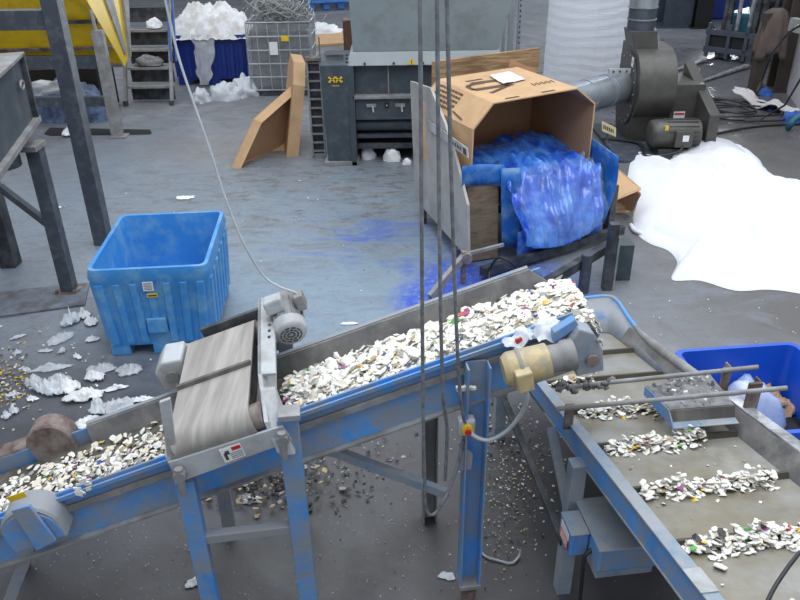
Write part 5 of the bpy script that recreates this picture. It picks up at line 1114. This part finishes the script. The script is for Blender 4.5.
for a in range(NB+1):
    for b in range(19): t = .07+.40*b/18; vs_[a, b] = K(-.78+1.5*a/NB, t, bedz(t)-.022+R.uniform(-.008, .008)*(1 if 0 < b < 18 else 0) - (.02 if b in (0, 18) else 0))
for a in range(NB):
    for b in range(18): m.add([vs_[a, b], vs_[a+1, b], vs_[a+1, b+1], vs_[a, b+1]], [[0, 1, 2, 3]], False, R.choice([0, 0, 1, 1, 2]))
for i in range(2400):           # upper bed
    s = R.uniform(-.78, .74); t = .27+R.gauss(0, .105)
    if not .05 < t < .50: continue
    flake(m, K(s, t, bedz(t)-R.uniform(0, .025)), R.uniform(.018, .036), NN, pickcol())
for i in range(850):            # lower bed, thinner
    s = R.uniform(-2.4, -1.18); t = .27+R.gauss(0, .10)
    if not .06 < t < .49: continue
    flake(m, K(s, t, -.10+R.uniform(.004, .022)), R.uniform(.014, .03), NN, pickcol(.3))
for i in range(240):            # pouring off the head
    k = R.random()**1.3; t = .27+R.gauss(0, .12); t = min(.5, max(.05, t))
    p = K(.72+.10*k**.6, t, -.11) - ZU*(.42*k*k); flake(m, p, R.uniform(.012, .024), V3((.8, 0, .5)), pickcol(.1))
m.thing('shredded_plastic', FCOL, 'bed of shredded white and cream plastic covering the inclined belt', 'shredded plastic', kind='stuff')
for i in range(150):
    s = -.76+1.48*R.random(); t = min(.47, max(.07, .27+R.gauss(0, .10))); c = pickcol(.05)
    z_ = R.uniform(.028, .046)
    lone(K(s, t, bedz(t)+.006), z_, NN, c, f'{"large" if z_ > .037 else "medium"} {CN[c]} flake {sband(s)}, {tband(t)}', 'loose flakes on the upper inclined belt')
for i in range(60):
    s = R.uniform(-2.2, -1.22); t = min(.46, max(.09, .27+R.gauss(0, .10))); c = pickcol(.2)
    z_ = R.uniform(.024, .04)
    lone(K(s, t, -.10+.022), z_, NN, c, f'{"large" if z_ > .032 else "medium"} {CN[c]} flake {lband(s)}, {tband(t)}', 'loose flakes on the lower inclined belt')
# ridges of flakes caught by the cleats
m = MB()
RID = [(-.43, .1, .45, 40), (0, .12, .72, 200), (.43, .10, .70, 230), (.87, .10, .82, 240), (1.29, .08, .84, 330), (1.72, .1, .85, 250)]
names = {0: 'second visible cleat', .43: 'third visible cleat', .87: 'fourth visible cleat', 1.29: 'nearest visible cleat'}
cleatname = {-.43: 'the cleat under the far guard rod', 0: 'the cleat under the debris tray', .43: 'the cleat just past the debris tray', .87: 'the cleat beside the blue enclosure', 1.29: 'the cleat nearest the viewer'}
for a, b0, b1, n in RID:
    for i in range(n):
        b = b0+(b1-b0)*R.betavariate(1.6, 1.8); d = abs(R.gauss(0, .036)); p = Q(a+.02+d, b, max(.006, (.085-d)*R.random()*(1+.7*nz((b*9, a, 0)))))
        flake(m, p, R.uniform(.014, .032), QN, pickcol(.05))
for i in range(40): flake(m, Q(R.uniform(.05, 1.7), R.uniform(.1, .8), .006), R.uniform(.006, .013), QN, pickcol(.2))
m.thing('shredded_plastic', FCOL, 'ridges of shredded white plastic held by the cleats of the wide belt', 'shredded plastic', kind='stuff')
for a, b0, b1, n in RID[:5]:
    for i in range(18 if n > 60 else 6):
        b = b0+(b1-b0)*R.betavariate(1.6, 1.8); d = abs(R.gauss(0, .03)); c = pickcol(.05)
        z_ = R.uniform(.026, .042); f_ = (b-b0)/(b1-b0)
        lone(Q(a+.025+d, b, .02+max(0, (.05-d)*R.random())), z_, QN, c, f'{"large" if z_ > .034 else "medium"} {CN[c]} flake {"left in" if f_ < .35 else "right in" if f_ > .65 else "mid way in"} the ridge at {cleatname[a]}', 'loose flakes on the cleated belt')
lone(QH(721, 565, .01), .05, QN, 0, 'single white flake lying clear of the ridges near the belt end', None)
# debris on the floor under the conveyors
m = MB()
def scatter(n, cx, cy, rx, ry, smin, smax, cols, zmax=.03):
    for i in range(n):
        p = G(cx+R.gauss(0, rx), cy+R.gauss(0, ry)); flake(m, p+V3((0, 0, R.uniform(.003, zmax))), R.uniform(smin, smax), ZU, R.choice(cols))
scatter(420, 255, 485, 38, 16, .012, .036, [2, 9, 9, 9, 9, 9, 3], .09); scatter(520, 505, 485, 20, 42, .005, .012, [1, 3, 3, 2, 9, 9]); scatter(80, 500, 430, 22, 30, .01, .025, [0, 2, 9])
scatter(260, 8, 380, 12, 16, .008, .022, [6, 3, 9, 9, 2, 1, 2]); scatter(260, 380, 500, 70, 60, .004, .009, [2, 2, 9, 3]); scatter(200, 120, 560, 80, 40, .004, .009, [2, 2, 9]); scatter(160, 340, 460, 40, 20, .008, .022, [2, 9, 9, 9])
scatter(60, 540, 460, 20, 50, .008, .016, [0, 2]); scatter(120, 250, 180, 120, 60, .008, .014, [0, 2, 9]); scatter(70, 720, 300, 60, 25, .006, .012, [0, 2]); scatter(80, 80, 380, 50, 40, .008, .02, [0, 1, 2])
m.thing('shredded_debris', FCOL, 'small shredded debris scattered over the dirty floor', 'debris', kind='stuff')
MB().tube(smoothpath([G(482, 553, .01), G(487, 557, .015), G(500, 561, .01), G(512, 563, .01), G(519, 556, .02), G(520, 550, .05)]), .008, 6).thing('bent_wire', M_cablelt, 'thin bent pale wire lying on the floor right of the blue post', 'wire')
crumple(248, 500, .16, .10, 0, .03, M_film, 'small milky sheet scrap in the debris between the magnet legs', 'plastic scrap', 'plastic_scrap', 71); crumple(447, 577, .10, .06, 0, .02, M_film, 'pale film scrap left of the post foot', 'plastic scrap', 'plastic_scrap', 72)
crumple(195, 583, .12, .07, 30, .04, M_whitepl, 'white scrap beside the left magnet leg foot', 'plastic scrap', 'plastic_scrap', 73)
